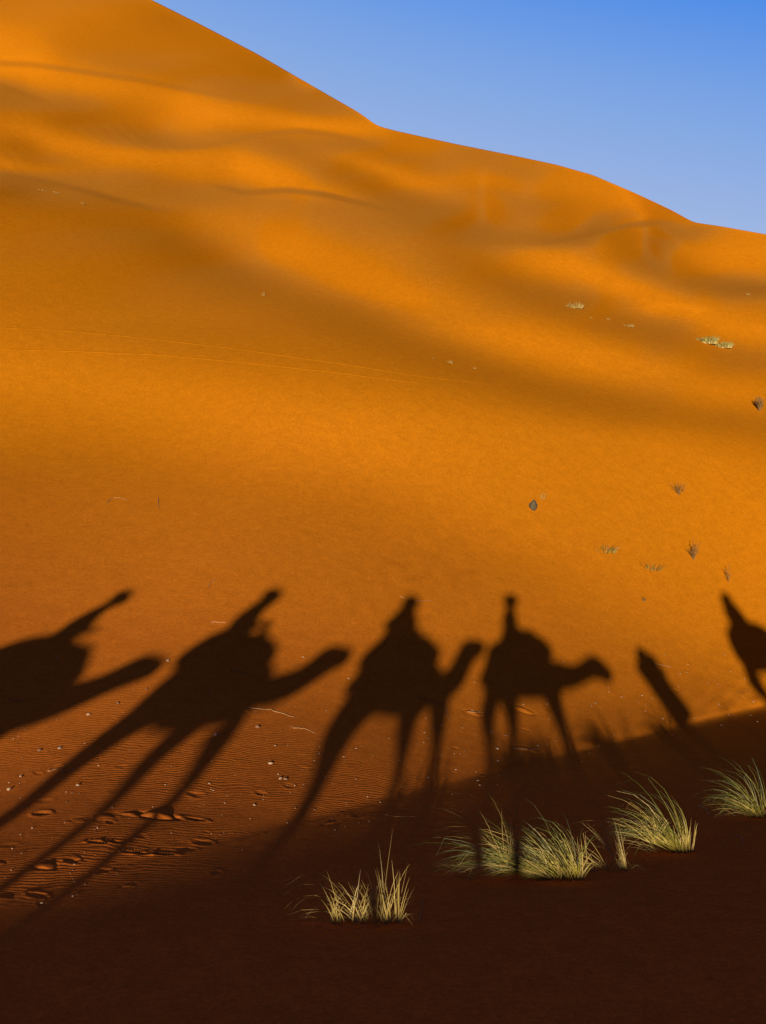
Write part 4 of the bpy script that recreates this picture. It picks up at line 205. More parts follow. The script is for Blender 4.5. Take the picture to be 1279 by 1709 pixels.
6551 48 48 50 54 55 49 43 37 28 12 2 4 15 18 16 9 5 6 10 12 12 8 7 7 10 10 9 8 8 8 8 9 9 8 7 8 8 8 8 8 7 8 8 8 8 7 8 7 8 8 8 7 8 8 7 8 8 8 7 8 8 8 8 8 8 8 8 9 8 8 9 8 9 9 8 9 9 9 10 9 10 10 11 11 11 11 12 12 13 13 14 15 16 16 18 19 21 21 22 24 22 21 20 18 17 16 16 14 14 14 14 15 15 16 18 19 20 21 23 23 23 21 21 18 17 15 14 12 12 11 11 11 15 18 19 20 22 24 26 32 56 80 76 57 38 28 21 19 16 13 13 12 12 11 12 11 12 12 13
6585 48 49 51 54 56 49 37 29 22 17 11 10 10 10 9 9 9 10 9 8 8 9 9 9 8 8 8 8 9 8 8 8 8 8 8 7 8 8 7 8 8 7 8 7 8 7 8 8 7 8 7 8 7 8 8 7 8 8 7 8 8 8 8 8 8 8 8 8 8 9 9 8 9 8 8 9 10 10 9 10 10 10 10 11 11 11 12 13 13 13 14 15 16 17 19 19 21 22 22 23 22 22 20 19 17 16 15 15 14 13 14 14 15 16 17 18 20 21 21 23 22 21 20 19 17 16 14 13 11 11 12 11 12 19 19 20 22 25 28 37 55 77 73 51 36 27 22 18 16 14 13 11 12 11 11 11 12 11 12
6620 48 50 51 55 58 49 32 20 17 19 17 14 8 3 3 9 12 12 9 6 6 8 10 9 9 7 7 7 9 8 8 8 7 7 8 8 8 7 7 8 7 8 7 8 7 7 8 7 8 7 8 7 8 7 8 8 7 8 8 8 8 7 8 8 9 8 8 8 9 8 9 8 9 9 8 9 10 9 10 10 10 10 11 11 12 12 12 13 13 15 14 16 17 17 19 20 21 22 23 22 22 22 19 18 18 15 15 14 14 13 14 14 15 16 16 17 19 20 20 21 22 21 20 19 17 16 14 12 12 11 11 12 12 17 20 20 22 26 32 46 66 68 59 43 31 26 22 19 16 14 13 11 12 11 10 11 11 11 12
"""
SKYLINE = [0.40868, 0.40626, 0.40382, 0.40137, 0.39891, 0.39644, 0.39395, 0.39145, 0.38847, 0.38535, 0.38222, 0.37908, 0.37593, 0.37277, 0.36959, 0.36641, 0.36368, 0.36093, 0.35817, 0.3554, 0.35262, 0.34983, 0.34702, 0.34421, 0.34167, 0.33912, 0.33656, 0.33399, 0.33151, 0.32903, 0.32654, 0.32404, 0.32153, 0.31901, 0.31644, 0.31378, 0.31112, 0.30844, 0.30576, 0.30306, 0.30036, 0.29764, 0.29492, 0.29187, 0.28879, 0.2857, 0.2826, 0.2795, 0.27638, 0.27326, 0.27012, 0.267, 0.2639, 0.26079, 0.25767, 0.25454, 0.2514, 0.24789, 0.24384, 0.23978, 0.23784, 0.23635, 0.23492, 0.23368, 0.23243, 0.23118, 0.22991, 0.22864, 0.22737, 0.22608, 0.22479, 0.22356, 0.22236, 0.22116, 0.21995, 0.21873, 0.21751, 0.21628, 0.21504, 0.21379, 0.21246, 0.21112, 0.20978, 0.20843, 0.20707, 0.20569, 0.20393, 0.20216, 0.20039, 0.19862, 0.19683, 0.19426, 0.19165, 0.18903, 0.18641, 0.18379, 0.18114, 0.17828, 0.17543, 0.17256, 0.16969, 0.16678, 0.16341, 0.16004, 0.15667, 0.15548, 0.15442, 0.15336, 0.1522, 0.15093, 0.14966, 0.14838, 0.1471, 0.14581, 0.14452, 0.14323, 0.14193, 0.14063, 0.13933, 0.13802, 0.1367]

# ------------------------------------------------------------------ helpers
def smooth(t): t = np.clip(t, 0, 1); return t * t * (3 - 2 * t)
def _hash(ix, iy, seed):
    h = (ix.astype(np.int64) * 374761393 + iy.astype(np.int64) * 668265263 + seed * 974634777) & 0xffffffff
    h = ((h ^ (h >> 13)) * 1274126177) & 0xffffffff
    return ((h ^ (h >> 16)) & 0xffffff) / float(0xffffff)
def noise2(x, y, seed=0):                    # smooth value noise, -1..1
    ix = np.floor(x); iy = np.floor(y); fx = x - ix; fy = y - iy
    fx = fx * fx * fx * (fx * (fx * 6 - 15) + 10); fy = fy * fy * fy * (fy * (fy * 6 - 15) + 10)
    a = _hash(ix, iy, seed); b = _hash(ix + 1, iy, seed); c = _hash(ix, iy + 1, seed); d = _hash(ix + 1, iy + 1, seed)
    return ((a * (1 - fx) + b * fx) * (1 - fy) + (c * (1 - fx) + d * fx) * fy) * 2 - 1
def fbm(x, y, seed=0, octv=3):
    v = 0; a = 1.0; n = 0
    for o in range(octv):
        v = v + a * noise2(x * 2 ** o + 13.7 * o, y * 2 ** o - 7.1 * o, seed + o); n += a; a *= 0.5
    return v / n
def mesh_obj(name, verts, faces, mats, parent=None, smooth_shade=False, loc=None):
    me = bpy.data.meshes.new(name); me.from_pydata(verts, [], faces); me.update()
    for m in (mats if isinstance(mats, (list, tuple)) else [mats]): me.materials.append(m)
    if smooth_shade: me.polygons.foreach_set('use_smooth', [True] * len(me.polygons))
    o = bpy.data.objects.new(name, me); COL.objects.link(o)
    if parent: o.parent = parent
    if loc is not None: o.location = loc
    return o
def tag(o, label=None, cat=None, group=None, kind=None):
    if label: o['label'] = label
    if cat: o['category'] = cat
    if group: o['group'] = group
    if kind: o['kind'] = kind
    return o
def empty(name, loc, rz=0.0):
    o = bpy.data.objects.new(name, None); COL.objects.link(o); o.location = loc; o.rotation_euler = (0, 0, rz)
    o.empty_display_size = 0.2
    return o

# ------------------------------------------------------------------ the dunes: heights around the crest
# log-distance of the sand for 73 bearings and 90 evenly spaced sight-line heights between the
# foot of the crest (-0.62) and the skyline of that bearing: one real height field
T_ROWS = np.cumsum(np.array([[int(v) for v in l.split()] for l in TERRAIN.strip().split('\n')], float), axis=1) / 2000.0
SKY = np.array(SKYLINE); NA, NQ = T_ROWS.shape; E0 = np.array(FOOT)
AZ = np.radians(np.linspace(-19.5, 19.5, NA))
def cubic_rows(A, pos):                      # Catmull-Rom along axis 0
    i = np.clip(np.floor(pos).astype(int), 0, A.shape[0] - 2); t = (pos - i).reshape([-1] + [1] * (A.ndim - 1))
    g = lambda k: A[np.clip(i + k, 0, A.shape[0] - 1)]
    return (-.5 * t + t * t - .5 * t ** 3) * g(-1) + (1 - 2.5 * t * t + 1.5 * t ** 3) * g(0) + (.5 * t + 2 * t * t - 1.5 * t ** 3) * g(1) + (-.5 * t * t + .5 * t ** 3) * g(2)
def spline_rows(A, pos):                     # smooth cubic B-spline along axis 0
    i = np.clip(np.floor(pos).astype(int), 0, A.shape[0] - 2); t = (pos - i).reshape([-1] + [1] * (A.ndim - 1))
    g = lambda k: A[np.clip(i + k, 0, A.shape[0] - 1)]
    return (1 - t) ** 3 / 6 * g(-1) + (3 * t ** 3 - 6 * t * t + 4) / 6 * g(0) + (-3 * t ** 3 + 3 * t * t + 3 * t + 1) / 6 * g(1) + t ** 3 / 6 * g(2)
BX = np.array([-12, -7.0, -5.0, -2.3, 0.2, 2.2, 4.2, 6.0, 12.0])
SLOPE = -SUN_DIR.z / SUN_DIR.y
def shade_edge_y(X): return np.interp(X, [-7, -3.49, -2.67, -1.64, 0, 2.6, 5.65, 9.85, 20], [6.5, 10.6, 11.8, 13.33, 15.76, 19.6, 24.1, 30.3, 44])
def near_z(X, Y):                            # the crest the caravan walks on and its flank, camera height zero
    front = -EYE - SLOPE * np.maximum(Y, 0)
    back = -EYE - 0.13 * smooth(-Y / .8) - 0.34 * np.maximum(-Y - 2.2, 0)
    back = np.maximum(back, -EYE - 14 - 2 * np.sin(X * .05) * smooth((-Y - 30) / 40))
    return np.where(Y > 0, front, back)
def tweak(X, Y, R, Z):                       # small relief added everywhere
    u = Y / shade_edge_y(X)
    hollow = DELTA * np.clip(3.2 * np.clip(u, 0, 1) * (1 - np.clip(u, 0, 1) ** 2), 0, 1)
    Z = Z - np.where((Y > 0) & (u < 1), hollow, 0)
    near = 1 - smooth((R - 14) / 30)
    inshade = np.where((Y > 0) & (u < .97), .45, 1.0)
    Z = Z + .005 * fbm(X * .9, Y * .9, 3, 3) * near * inshade * smooth((Y - 1.5) / 2)
    Z = Z + .0015 * fbm(X * 5.5, Y * 4.5, 9, 2) * near * smooth((Y - 1.5) / 2)
    return Z
def dents(X, Y):                             # hoof prints, scuffs and clods kicked up along the old trail
    Z = np.zeros_like(X)
    for (dx, dy, rx, ry, h, rot) in DENTS:
        c, s_ = math.cos(rot), math.sin(rot)
        a = ((X - dx) * c + (Y - dy) * s_) / rx; b = (-(X - dx) * s_ + (Y - dy) * c) / ry
        q = a * a + b * b
        Z = Z + h * (np.exp(-q) - .55 * np.exp(-((np.sqrt(q + 1e-6) - 1.55) ** 2) / .12))
    return Z

def pix(x, y):                               # bearing and sight-line height of a point read off the survey photo
    a = (x - 639.5) / FOC; b = -(y - 854.5) / FOC; p = math.atan(154.5 / FOC)
    cp_, sp_ = math.cos(p), math.sin(p)
    dx, dy, dz = a, cp_ + b * sp_, -sp_ + b * cp_
    h = math.hypot(dx, dy); return math.atan2(dx, dy), dz / h
def profile(a):                              # (E, ln r) along one bearing
    pos = np.clip((np.asarray([a]) - AZ[0]) / (AZ[1] - AZ[0]), 0, NA - 1.001)
    return cubic_rows(T_ROWS, pos)[0], float(np.interp(a, AZ, SKY))
_gr = {}
def ground_at(x, y):                         # world point of the sand at a surveyed spot (finds the real mesh by ray)
    a, E = pix(x, y)
    d = Vector((math.sin(a), math.cos(a), E)).normalized()
    hit, loc, nor, idx, ob, mt = C.ray_cast(bpy.context.evaluated_depsgraph_get(), Vector((0, 0, EYE)), d, distance=5000)
    return loc, nor
def drop(X, Y):
    hit, loc, nor, idx, ob, mt = C.ray_cast(bpy.context.evaluated_depsgraph_get(), Vector((X, Y, 900)), Vector((0, 0, -1)), distance=3000)
    return loc

def table_point(px, py):                     # bearing/sight line to a spot on the tabulated sand
    a, E = pix(px, py); prof, sk = profile(a); e0 = float(np.interp(a, AZ, E0))
    r = math.exp(float(np.interp((E - e0) / (sk - e0) * (NQ - 1), np.arange(NQ), prof)))
    if E < e0: r = -(EYE) / (E + SLOPE * math.cos(a))
    return r * math.sin(a), r * math.cos(a)
def make_dents():
    r = random.Random(5)
    D = []
    for (px, py, rx, ry, h) in DENT_PX:
        x, y = table_point(px, py); D.append((x, y, rx, ry, h * .6, r.uniform(-.2, .2)))
    for k in range(90):                     # old prints and lumps along the trodden strip
        px = r.uniform(-20, 1290); e = 1505 - .2525 * px
        py = e - abs(r.gauss(0, 70)) if k % 3 else e + r.uniform(-10, 60)
        if px < 600 and k % 2: py = e - r.uniform(0, 260)
        x, y = table_point(px, py); w = r.uniform(.03, .10)
        D.append((x, y, w, w * r.uniform(.5, 1), r.choice([-1, -1, 1]) * w * r.uniform(.06, .13), r.uniform(0, 3)))
    return D
def build_dunes(mat):
    global DENTS
    DENTS = make_dents()
    # in-view bearings fine, the rest coarse
    a_in = np.radians(np.arange(-19.2, 19.21, 0.055)); a_l = np.radians(np.array([-180, -168, -156, -144, -132, -120, -110, -101, -92, -84, -76, -68, -60, -52, -45, -40, -36, -33, -31, -29.5, -28, -27, -26, -25, -24, -23.2, -22.5, -22, -21.5, -21, -20.5, -20.2, -19.9, -19.6, -19.4]))
    A = np.concatenate([a_l, a_in, -a_l[::-1]])
    raw = (A - AZ[0]) / (AZ[1] - AZ[0]); pos = np.clip(raw, 1.0, NA - 2.0)
    def sample(T_):                          # beyond the table the trend runs on and levels out
        v = spline_rows(T_, pos); over = raw - pos; L_ = 9.0
        g0 = (spline_rows(T_, np.array([3.])) - spline_rows(T_, np.array([1.]))) / 2; g1 = (spline_rows(T_, np.array([NA - 2.])) - spline_rows(T_, np.array([NA - 4.]))) / 2
        k_ = np.sign(over) * L_ * (1 - np.exp(-np.abs(over) / L_))
        return v + np.where(over < 0, k_, 0)[:, None] * g0 + np.where(over > 0, k_, 0)[:, None] * g1
    Ef = sample(E0[:, None])[:, 0]; Tf = sample(T_ROWS); Skf = sample(SKY[:, None])[:, 0]
    # rows: q fine near the foot
    ql = np.concatenate([np.linspace(0, .5, 470, endpoint=False), np.linspace(.5, 1, 330)])
    Tq = spline_rows(Tf.T.copy(), ql * (NQ - 1)).T           # (cols, rows) ln r
    E = Ef[:, None] + (Skf - Ef)[:, None] * ql[None, :]
    for (J, pts) in FOLDS:                   # brinks of the overlapping dune folds: the ground behind each drops back
        pe = [pix(*p) for p in pts]; pa = np.array([p[0] for p in pe]); fine = np.linspace(pa[0], pa[-1], 200)
        cv = np.interp(fine, pa, [p[1] for p in pe]); kk = np.hanning(25); kk /= kk.sum()
        cv = np.convolve(np.pad(cv, 12, 'edge'), kk, 'valid')
        Ec = np.interp(A, fine, cv); x_ = (A - pa[0]) / (pa[-1] - pa[0])
        amp = .28 * J * smooth(np.minimum((x_ + (.3 if pts[0][0] <= 0 else 0)) / .3, (1 - x_) / .45))
        Tq = Tq + amp[:, None] * smooth((E - Ec[:, None]) / .006 + .5) * np.exp(-np.maximum(E - Ec[:, None], 0) / .035)
    Tq = np.maximum.accumulate(Tq, axis=1)
    R = np.exp(Tq); Zt = R * E
    # near rows
    r0 = R[:, :1]; k = np.linspace(0.0, 1, 150, endpoint=False)[None, :] ** .8
    Rn = .3 + (r0 - .3) * k
    # beyond the skyline: the far side falls away
    kb = np.array([.02, .06, .12, .25, .5, 1, 2.])[None, :]
    Rb = R[:, -1:] * (1 + kb); Zb = Zt[:, -1:] - R[:, -1:] * .28 * (kb ** 1.2)
    Zb = np.maximum(Zb, -EYE - 20)
    Rb = np.concatenate([Rb, np.full_like(r0, 9000.)], 1); Zb = np.concatenate([Zb, np.full_like(r0, -25.)], 1)
    Rall = np.concatenate([Rn, R, Rb], 1)
    sa, ca = np.sin(A)[:, None], np.cos(A)[:, None]
    X, Y = Rall * sa, Rall * ca
    nz = near_z(X, Y)
    fix = (Zt[:, :1] - near_z(r0 * sa, r0 * ca))
    ztab = np.concatenate([nz[:, :Rn.shape[1]] + fix * smooth(Rn / r0) ** 3, Zt, Zb], 1)
    w = smooth((np.abs(A) - math.radians(19.5)) / math.radians(72))[:, None]
    Z = ztab * (1 - w) + nz * w
    # the flank of the crest runs just under the grazing light as far as its own shadow reaches
    pl = -EYE - SLOPE * np.maximum(Y, 0); hh = Z - pl
    front = smooth((Y - .5) / 3) * smooth((math.radians(60) - np.abs(A)) / math.radians(25))[:, None]
    soft = np.where(hh < .3, .5 * (hh + np.sqrt(hh * hh + .0004)), hh)
    zz = soft.copy()
    for _ in range(60): zz[:, 1:-1] = .25 * zz[:, :-2] + .5 * zz[:, 1:-1] + .25 * zz[:, 2:]
    mz = smooth((.16 - hh) / .12); soft = soft * (1 - mz) + zz * mz     # the foot of the slope is rounded, not creased
    Z = Z * (1 - front) + front * (pl + soft)
    Z = tweak(X, Y, Rall, Z) + dents(X, Y) + EYE
    nc, nr = X.shape
    V = np.stack([X, Y, Z], -1).reshape(-1, 3)
    V = np.concatenate([V, [[0, 0, float(near_z(np.array([0.]), np.array([0.]))[0]) + EYE]]])
    i = np.arange(nc)[:, None] * nr; j = np.arange(nr - 1)[None, :]
    i2 = ((np.arange(nc) + 1) % nc)[:, None] * nr
    ii = np.arange(nc); msk = ii < nc - 1     # last column (180) equals the first (-180)
    F = np.stack([i + j, i2 + j, i2 + j + 1, i + j + 1], -1)[msk].reshape(-1, 4)
    me = bpy.data.meshes.new('sand_dunes')
    cen = len(V) - 1
    tri = np.stack([np.full(nc - 1, cen), (ii[1:]) * nr, ii[:-1] * nr], -1)
    me.vertices.add(len(V)); me.vertices.foreach_set('co', V.ravel())
    nl = F.size + tri.size
    me.loops.add(nl); me.polygons.add(len(F) + len(tri))
    me.loops.foreach_set('vertex_index', np.concatenate([F[:, ::-1].ravel(), tri[:, ::-1].ravel()]).astype(np.int32))
    st = np.concatenate([np.arange(len(F)) * 4, F.size + np.arange(len(tri)) * 3]).astype(np.int32)
    me.polygons.foreach_set('loop_start', st)
    me.update(calc_edges=True); me.validate()
    me.polygons.foreach_set('use_smooth', np.ones(len(me.polygons), bool))
    me.materials.append(mat)
    o = bpy.data.objects.new('sand_dunes', me); COL.objects.link(o); o['kind'] = 'structure'
    return o

# ------------------------------------------------------------------ materials
def new_mat(name):
    m = bpy.data.materials.new(name); m.use_nodes = True; t = m.node_tree
    b = t.nodes['Principled BSDF']; return m, t, b
def N(t, kind, **kw):
    n = t.nodes.new(kind)
    for k, v in kw.items():
        if k in n.inputs: n.inputs[k].default_value = v
        else: setattr(n, k, v)
    return n
def plain(name, col, rough=.8, var=.25, scale=30):
    m, t, b = new_mat(name)
    tc = N(t, 'ShaderNodeTexCoord'); no = N(t, 'ShaderNodeTexNoise', Scale=scale, Detail=3.0)
    t.links.new(tc.outputs['Object'], no.inputs['Vector'])
    rp = N(t, 'ShaderNodeValToRGB'); e = rp.color_ramp.elements
    e[0].position = .3; e[1].position = .7
    e[0].color = tuple(c * (1 - var) for c in col) + (1,); e[1].color = tuple(min(1, c * (1 + var)) for c in col) + (1,)
    t.links.new(no.outputs['Fac'], rp.inputs['Fac']); t.links.new(rp.outputs['Color'], b.inputs['Base Color'])
    b.inputs['Roughness'].default_value = rough; b.inputs['Specular IOR Level'].default_value = .2
    return m
def sand_material():
    m, t, b = new_mat('sand')
    L = t.links.new
    geo = N(t, 'ShaderNodeNewGeometry')
    # broad drift of grain colour, then fine grain speckle
    n1 = N(t, 'ShaderNodeTexNoise', Scale=.035, Detail=3.0, Roughness=.5); L(geo.outputs['Position'], n1.inputs['Vector'])
    n2 = N(t, 'ShaderNodeTexNoise', Scale=75.0, Detail=4.0, Roughness=.7); L(geo.outputs['Position'], n2.inputs['Vector'])
    n3 = N(t, 'ShaderNodeTexNoise', Scale=6.0, Detail=7.0, Roughness=.75); L(geo.outputs['Position'], n3.inputs['Vector'])
    r1 = N(t, 'ShaderNodeValToRGB'); e = r1.color_ramp.elements; e[0].position = .35; e[1].position = .65
    e[0].color = SAND_A + (1,); e[1].color = SAND_B + (1,); L(n1.outputs['Fac'], r1.inputs['Fac'])
    def mulby(src, col, lo, hi, p0=.3, p1=.7):
        mr = N(t, 'ShaderNodeMapRange'); mr.inputs['From Min'].default_value = p0; mr.inputs['From Max'].default_value = p1
        mr.inputs['To Min'].default_value = lo; mr.inputs['To Max'].default_value = hi; L(src, mr.inputs['Value'])
        mx = N(t, 'ShaderNodeMix', data_type='RGBA', blend_type='MULTIPLY'); mx.inputs['Factor'].default_value = 1
        cb = N(t, 'ShaderNodeCombineColor'); [L(mr.outputs[0], cb.inputs[k]) for k in range(3)]
        L(col, mx.inputs['A']); L(cb.outputs[0], mx.inputs['B']); return mx.outputs['Result']
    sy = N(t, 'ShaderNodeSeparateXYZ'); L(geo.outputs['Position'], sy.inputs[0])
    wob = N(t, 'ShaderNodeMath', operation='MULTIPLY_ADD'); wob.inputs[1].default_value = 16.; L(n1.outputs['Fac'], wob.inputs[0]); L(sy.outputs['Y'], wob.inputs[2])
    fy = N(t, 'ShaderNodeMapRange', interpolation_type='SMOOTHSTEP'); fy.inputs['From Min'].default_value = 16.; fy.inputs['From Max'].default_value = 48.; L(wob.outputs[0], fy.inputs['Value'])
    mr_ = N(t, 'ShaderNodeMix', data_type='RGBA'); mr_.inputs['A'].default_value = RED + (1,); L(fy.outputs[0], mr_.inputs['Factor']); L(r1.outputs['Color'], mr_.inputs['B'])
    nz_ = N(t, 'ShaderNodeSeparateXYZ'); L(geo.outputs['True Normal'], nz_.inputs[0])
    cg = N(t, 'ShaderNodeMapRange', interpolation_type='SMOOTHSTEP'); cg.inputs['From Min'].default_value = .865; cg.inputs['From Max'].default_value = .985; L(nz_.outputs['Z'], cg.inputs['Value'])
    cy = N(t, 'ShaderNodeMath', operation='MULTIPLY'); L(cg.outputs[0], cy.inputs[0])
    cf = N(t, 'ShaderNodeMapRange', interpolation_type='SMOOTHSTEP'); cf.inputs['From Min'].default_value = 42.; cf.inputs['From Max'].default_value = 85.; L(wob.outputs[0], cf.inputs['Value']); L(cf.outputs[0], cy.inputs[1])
    mc = N(t, 'ShaderNodeMix', data_type='RGBA'); L(cy.outputs[0], mc.inputs['Factor']); L(mr_.outputs['Result'], mc.inputs['A']); mc.inputs['B'].default_value = GREY_BAND_SHADE + (1,)  # dull shading put into the colour of the gently sloping far sand
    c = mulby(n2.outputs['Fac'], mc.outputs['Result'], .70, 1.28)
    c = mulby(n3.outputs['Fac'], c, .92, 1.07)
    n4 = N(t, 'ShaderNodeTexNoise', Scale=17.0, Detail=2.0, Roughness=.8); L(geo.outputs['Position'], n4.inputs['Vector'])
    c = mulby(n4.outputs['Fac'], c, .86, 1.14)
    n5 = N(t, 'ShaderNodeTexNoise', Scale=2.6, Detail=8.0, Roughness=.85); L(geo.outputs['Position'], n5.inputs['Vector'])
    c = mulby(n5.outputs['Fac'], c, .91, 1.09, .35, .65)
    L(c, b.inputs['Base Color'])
    b.inputs['Roughness'].default_value = 1.0; b.inputs['Specular IOR Level'].default_value = 0.0
    # wind ripples: fine wavy ridges, strong only in patches
    mp = N(t, 'ShaderNodeMapping'); mp.inputs['Rotation'].default_value = (0, 0, math.radians(78)); L(geo.outputs['Position'], mp.inputs['Vector'])
    wv = N(t, 'ShaderNodeTexWave', Scale=RIPSCALE, Distortion=14.0, Detail=3.0); wv.inputs['Detail Scale'].default_value = .55
    wv.wave_type = 'BANDS'; wv.bands_direction = 'X'; L(mp.outputs[0], wv.inputs['Vector'])
    pm = N(t, 'ShaderNodeTexNoise', Scale=.22, Detail=2.0); L(geo.outputs['Position'], pm.inputs['Vector'])
    pr = N(t, 'ShaderNodeMapRange'); pr.inputs['From Min'].default_value = .42; pr.inputs['From Max'].default_value = .58
    pr.inputs['To Min'].default_value = .1; pr.inputs['To Max'].default_value = 1.0; L(pm.outputs['Fac'], pr.inputs['Value'])
    # ripples die out away from the flat foot of the slope
    sx = N(t, 'ShaderNodeSeparateXYZ'); L(geo.outputs['Position'], sx.inputs[0])
    fr = N(t, 'ShaderNodeMapRange', interpolation_type='SMOOTHSTEP'); fr.inputs['From Min'].default_value = 12.; fr.inputs['From Max'].default_value = 22.
    fr.inputs['To Min'].default_value = 1.; fr.inputs['To Max'].default_value = .12; L(sx.outputs['Y'], fr.inputs['Value'])
    m1 = N(t, 'ShaderNodeMath', operation='MULTIPLY'); L(pr.outputs[0], m1.inputs[0]); L(fr.outputs[0], m1.inputs[1])
    nr_ = N(t, 'ShaderNodeMapRange', interpolation_type='SMOOTHSTEP'); nr_.inputs['From Min'].default_value = 8.5; nr_.inputs['From Max'].default_value = 11.5; nr_.inputs['To Min'].default_value = .08; L(sx.outputs['Y'], nr_.inputs['Value'])
    m0 = N(t, 'ShaderNodeMath', operation='MULTIPLY'); L(m1.outputs[0], m0.inputs[0]); L(nr_.outputs[0], m0.inputs[1])
    m2 = N(t, 'ShaderNodeMath', operation='MULTIPLY'); L(m0.outputs[0], m2.inputs[0]); L(wv.outputs['Fac'], m2.inputs[1])
    b1 = N(t, 'ShaderNodeBump', Strength=1.0, Distance=RIPH); L(m2.outputs[0], b1.inputs['Height'])
    g = N(t, 'ShaderNodeTexNoise', Scale=38.0, Detail=5.0, Roughness=.7); L(geo.outputs['Position'], g.inputs['Vector'])
    b2 = N(t, 'ShaderNodeBump', Strength=1.0, Distance=GRAINH); L(g.outputs['Fac'], b2.inputs['Height']); L(b1.outputs[0], b2.inputs['Normal'])
    L(b2.outputs[0], b.inputs['Normal'])
    return m

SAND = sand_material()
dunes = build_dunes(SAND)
bpy.context.view_layer.update()
rng = random.Random(7)

# ------------------------------------------------------------------ grass, shrubs, litter
def blade_material(name, base, tip, trans=.35):
    m, t, b = new_mat(name); L = t.links.new
    at = N(t, 'ShaderNodeAttribute', attribute_name='along'); sp = N(t, 'ShaderNodeSeparateColor'); L(at.outputs['Color'], sp.inputs[0])
    rp = N(t, 'ShaderNodeValToRGB'); e = rp.color_ramp.elements
    e[0].position = .12; e[0].color = base + (1,); e[1].position = .62; e[1].color = tip + (1,)
    L(sp.outputs[0], rp.inputs['Fac'])
    hv = N(t, 'ShaderNodeHueSaturation'); L(rp.outputs['Color'], hv.inputs['Color'])
    mr = N(t, 'ShaderNodeMapRange'); mr.inputs['To Min'].default_value = .35; mr.inputs['To Max'].default_value = 1.55
    L(sp.outputs[1], mr.inputs['Value']); L(mr.outputs[0], hv.inputs['Value'])
    mx = N(t, 'ShaderNodeMix', data_type='RGBA'); L(sp.outputs[2], mx.inputs['Factor']); L(hv.outputs['Color'], mx.inputs['A'])
    mx.inputs['B'].default_value = STRAW + (1,)
    L(mx.outputs['Result'], b.inputs['Base Color']); b.inputs['Roughness'].default_value = .55; b.inputs['Specular IOR Level'].default_value = .35
    return m
STRAW = (.26, .17, .04)
M_GREEN = blade_material('green_blades', (.19, .135, .013), (.036, .054, .004))
M_STRAW = blade_material('straw_blades', (.30, .20, .035), (.14, .09, .03))
M_PALE = blade_material('pale_blades', (.50, .38, .13), (.16, .19, .04))
M_DARK = plain('dark_twigs', (.15, .075, .018), .9)
M_TWIG = plain('bleached_twigs', (.30, .15, .055), .85)

def blades(name, mat, spec, parent=None, loc=None, HS=1.0):
    """spec: list of (n, cx, cy, rx, ry, hmin, hmax, lean_x, lean_y, fan, droop, width, straw share)"""
    V, F, Cc = [], [], []
    for (n, cx, cy, rx, ry, h0, h1, lx, ly, fan, droop, wd, st) in spec:
        for k in range(n):
            a = rng.uniform(0, 2 * math.pi); q = math.sqrt(rng.random())
            x = cx + rx * q * math.cos(a); y = cy + ry * q * math.sin(a)
            ox, oy = q * math.cos(a), q * math.sin(a)
            d = Vector((lx * rng.uniform(.3, 1.5) + fan * ox + rng.gauss(0, .13), ly + fan * oy + rng.gauss(0, .13), 1.0)).normalized()
            L_ = rng.uniform(h0, h1) * HS; seg = 7; p = Vector((x, y, -.03)); dr = droop * rng.uniform(.3, 1.6)
            side = d.cross(Vector((rng.uniform(-1, 1), rng.uniform(-1, 1), .1))).normalized()
            side = (side + Vector((.8, 0, 0)) * (1 if side.x > 0 else -1)).normalized()
            w0 = wd * rng.uniform(.6, 1.3); val = rng.random(); straw = 1.0 if rng.random() < st else rng.uniform(0, .2)
            i0 = len(V); kink = rng.randint(2, 5) if rng.random() < .12 else -1
            hz = Vector((d.x, d.y, 0)); hz = hz.normalized() if hz.length > .02 else Vector((lx or .1, 0, 0)).normalized()
            for s_ in range(seg + 1):
                t = s_ / seg; w = w0 * (1 - t) ** .7 + .0006
                V.append(p - side * w / 2); V.append(p + side * w / 2); Cc += [(t, val, straw, 1)] * 2
                step = L_ / seg
                p = p + d * step
                d = (d + (hz * .55 + Vector((0, 0, -1))) * dr * t * .5 + Vector((rng.gauss(0, .025), rng.gauss(0, .025), 0)))
                if s_ == kink: d = d + Vector((rng.uniform(-.9, .9), rng.uniform(-.5, .5), -rng.uniform(.5, 1.3)))
                d.normalize()
                if p.z < -.01: p.z = -.01 + .01 * rng.random(); d.z = abs(d.z) * .2
                if s_ < seg: F.append((i0 + 2 * s_, i0 + 2 * s_ + 1, i0 + 2 * s_ + 3, i0 + 2 * s_ + 2))
    o = mesh_obj(name, V, F, mat, parent, loc=loc)
    ca = o.data.color_attributes.new('along', 'FLOAT_COLOR', 'POINT')
    ca.data.foreach_set('color', np.array(Cc, 'f').ravel())
    return o
def tuft(px, py, mat, spec, label, cat='grass tuft', name='grass_tuft', group=None, scale=None, hs=1.0):
    loc, nor = ground_at(px, py)
    o = blades(name, mat, spec, loc=loc, HS=.74 * hs)
    if scale: o.scale = (scale,) * 3
    return tag(o, label, cat, group)
def M(px, py):                               # metres per photo pixel at a spot
    loc, _ = ground_at(px, py); return loc.y / FOC

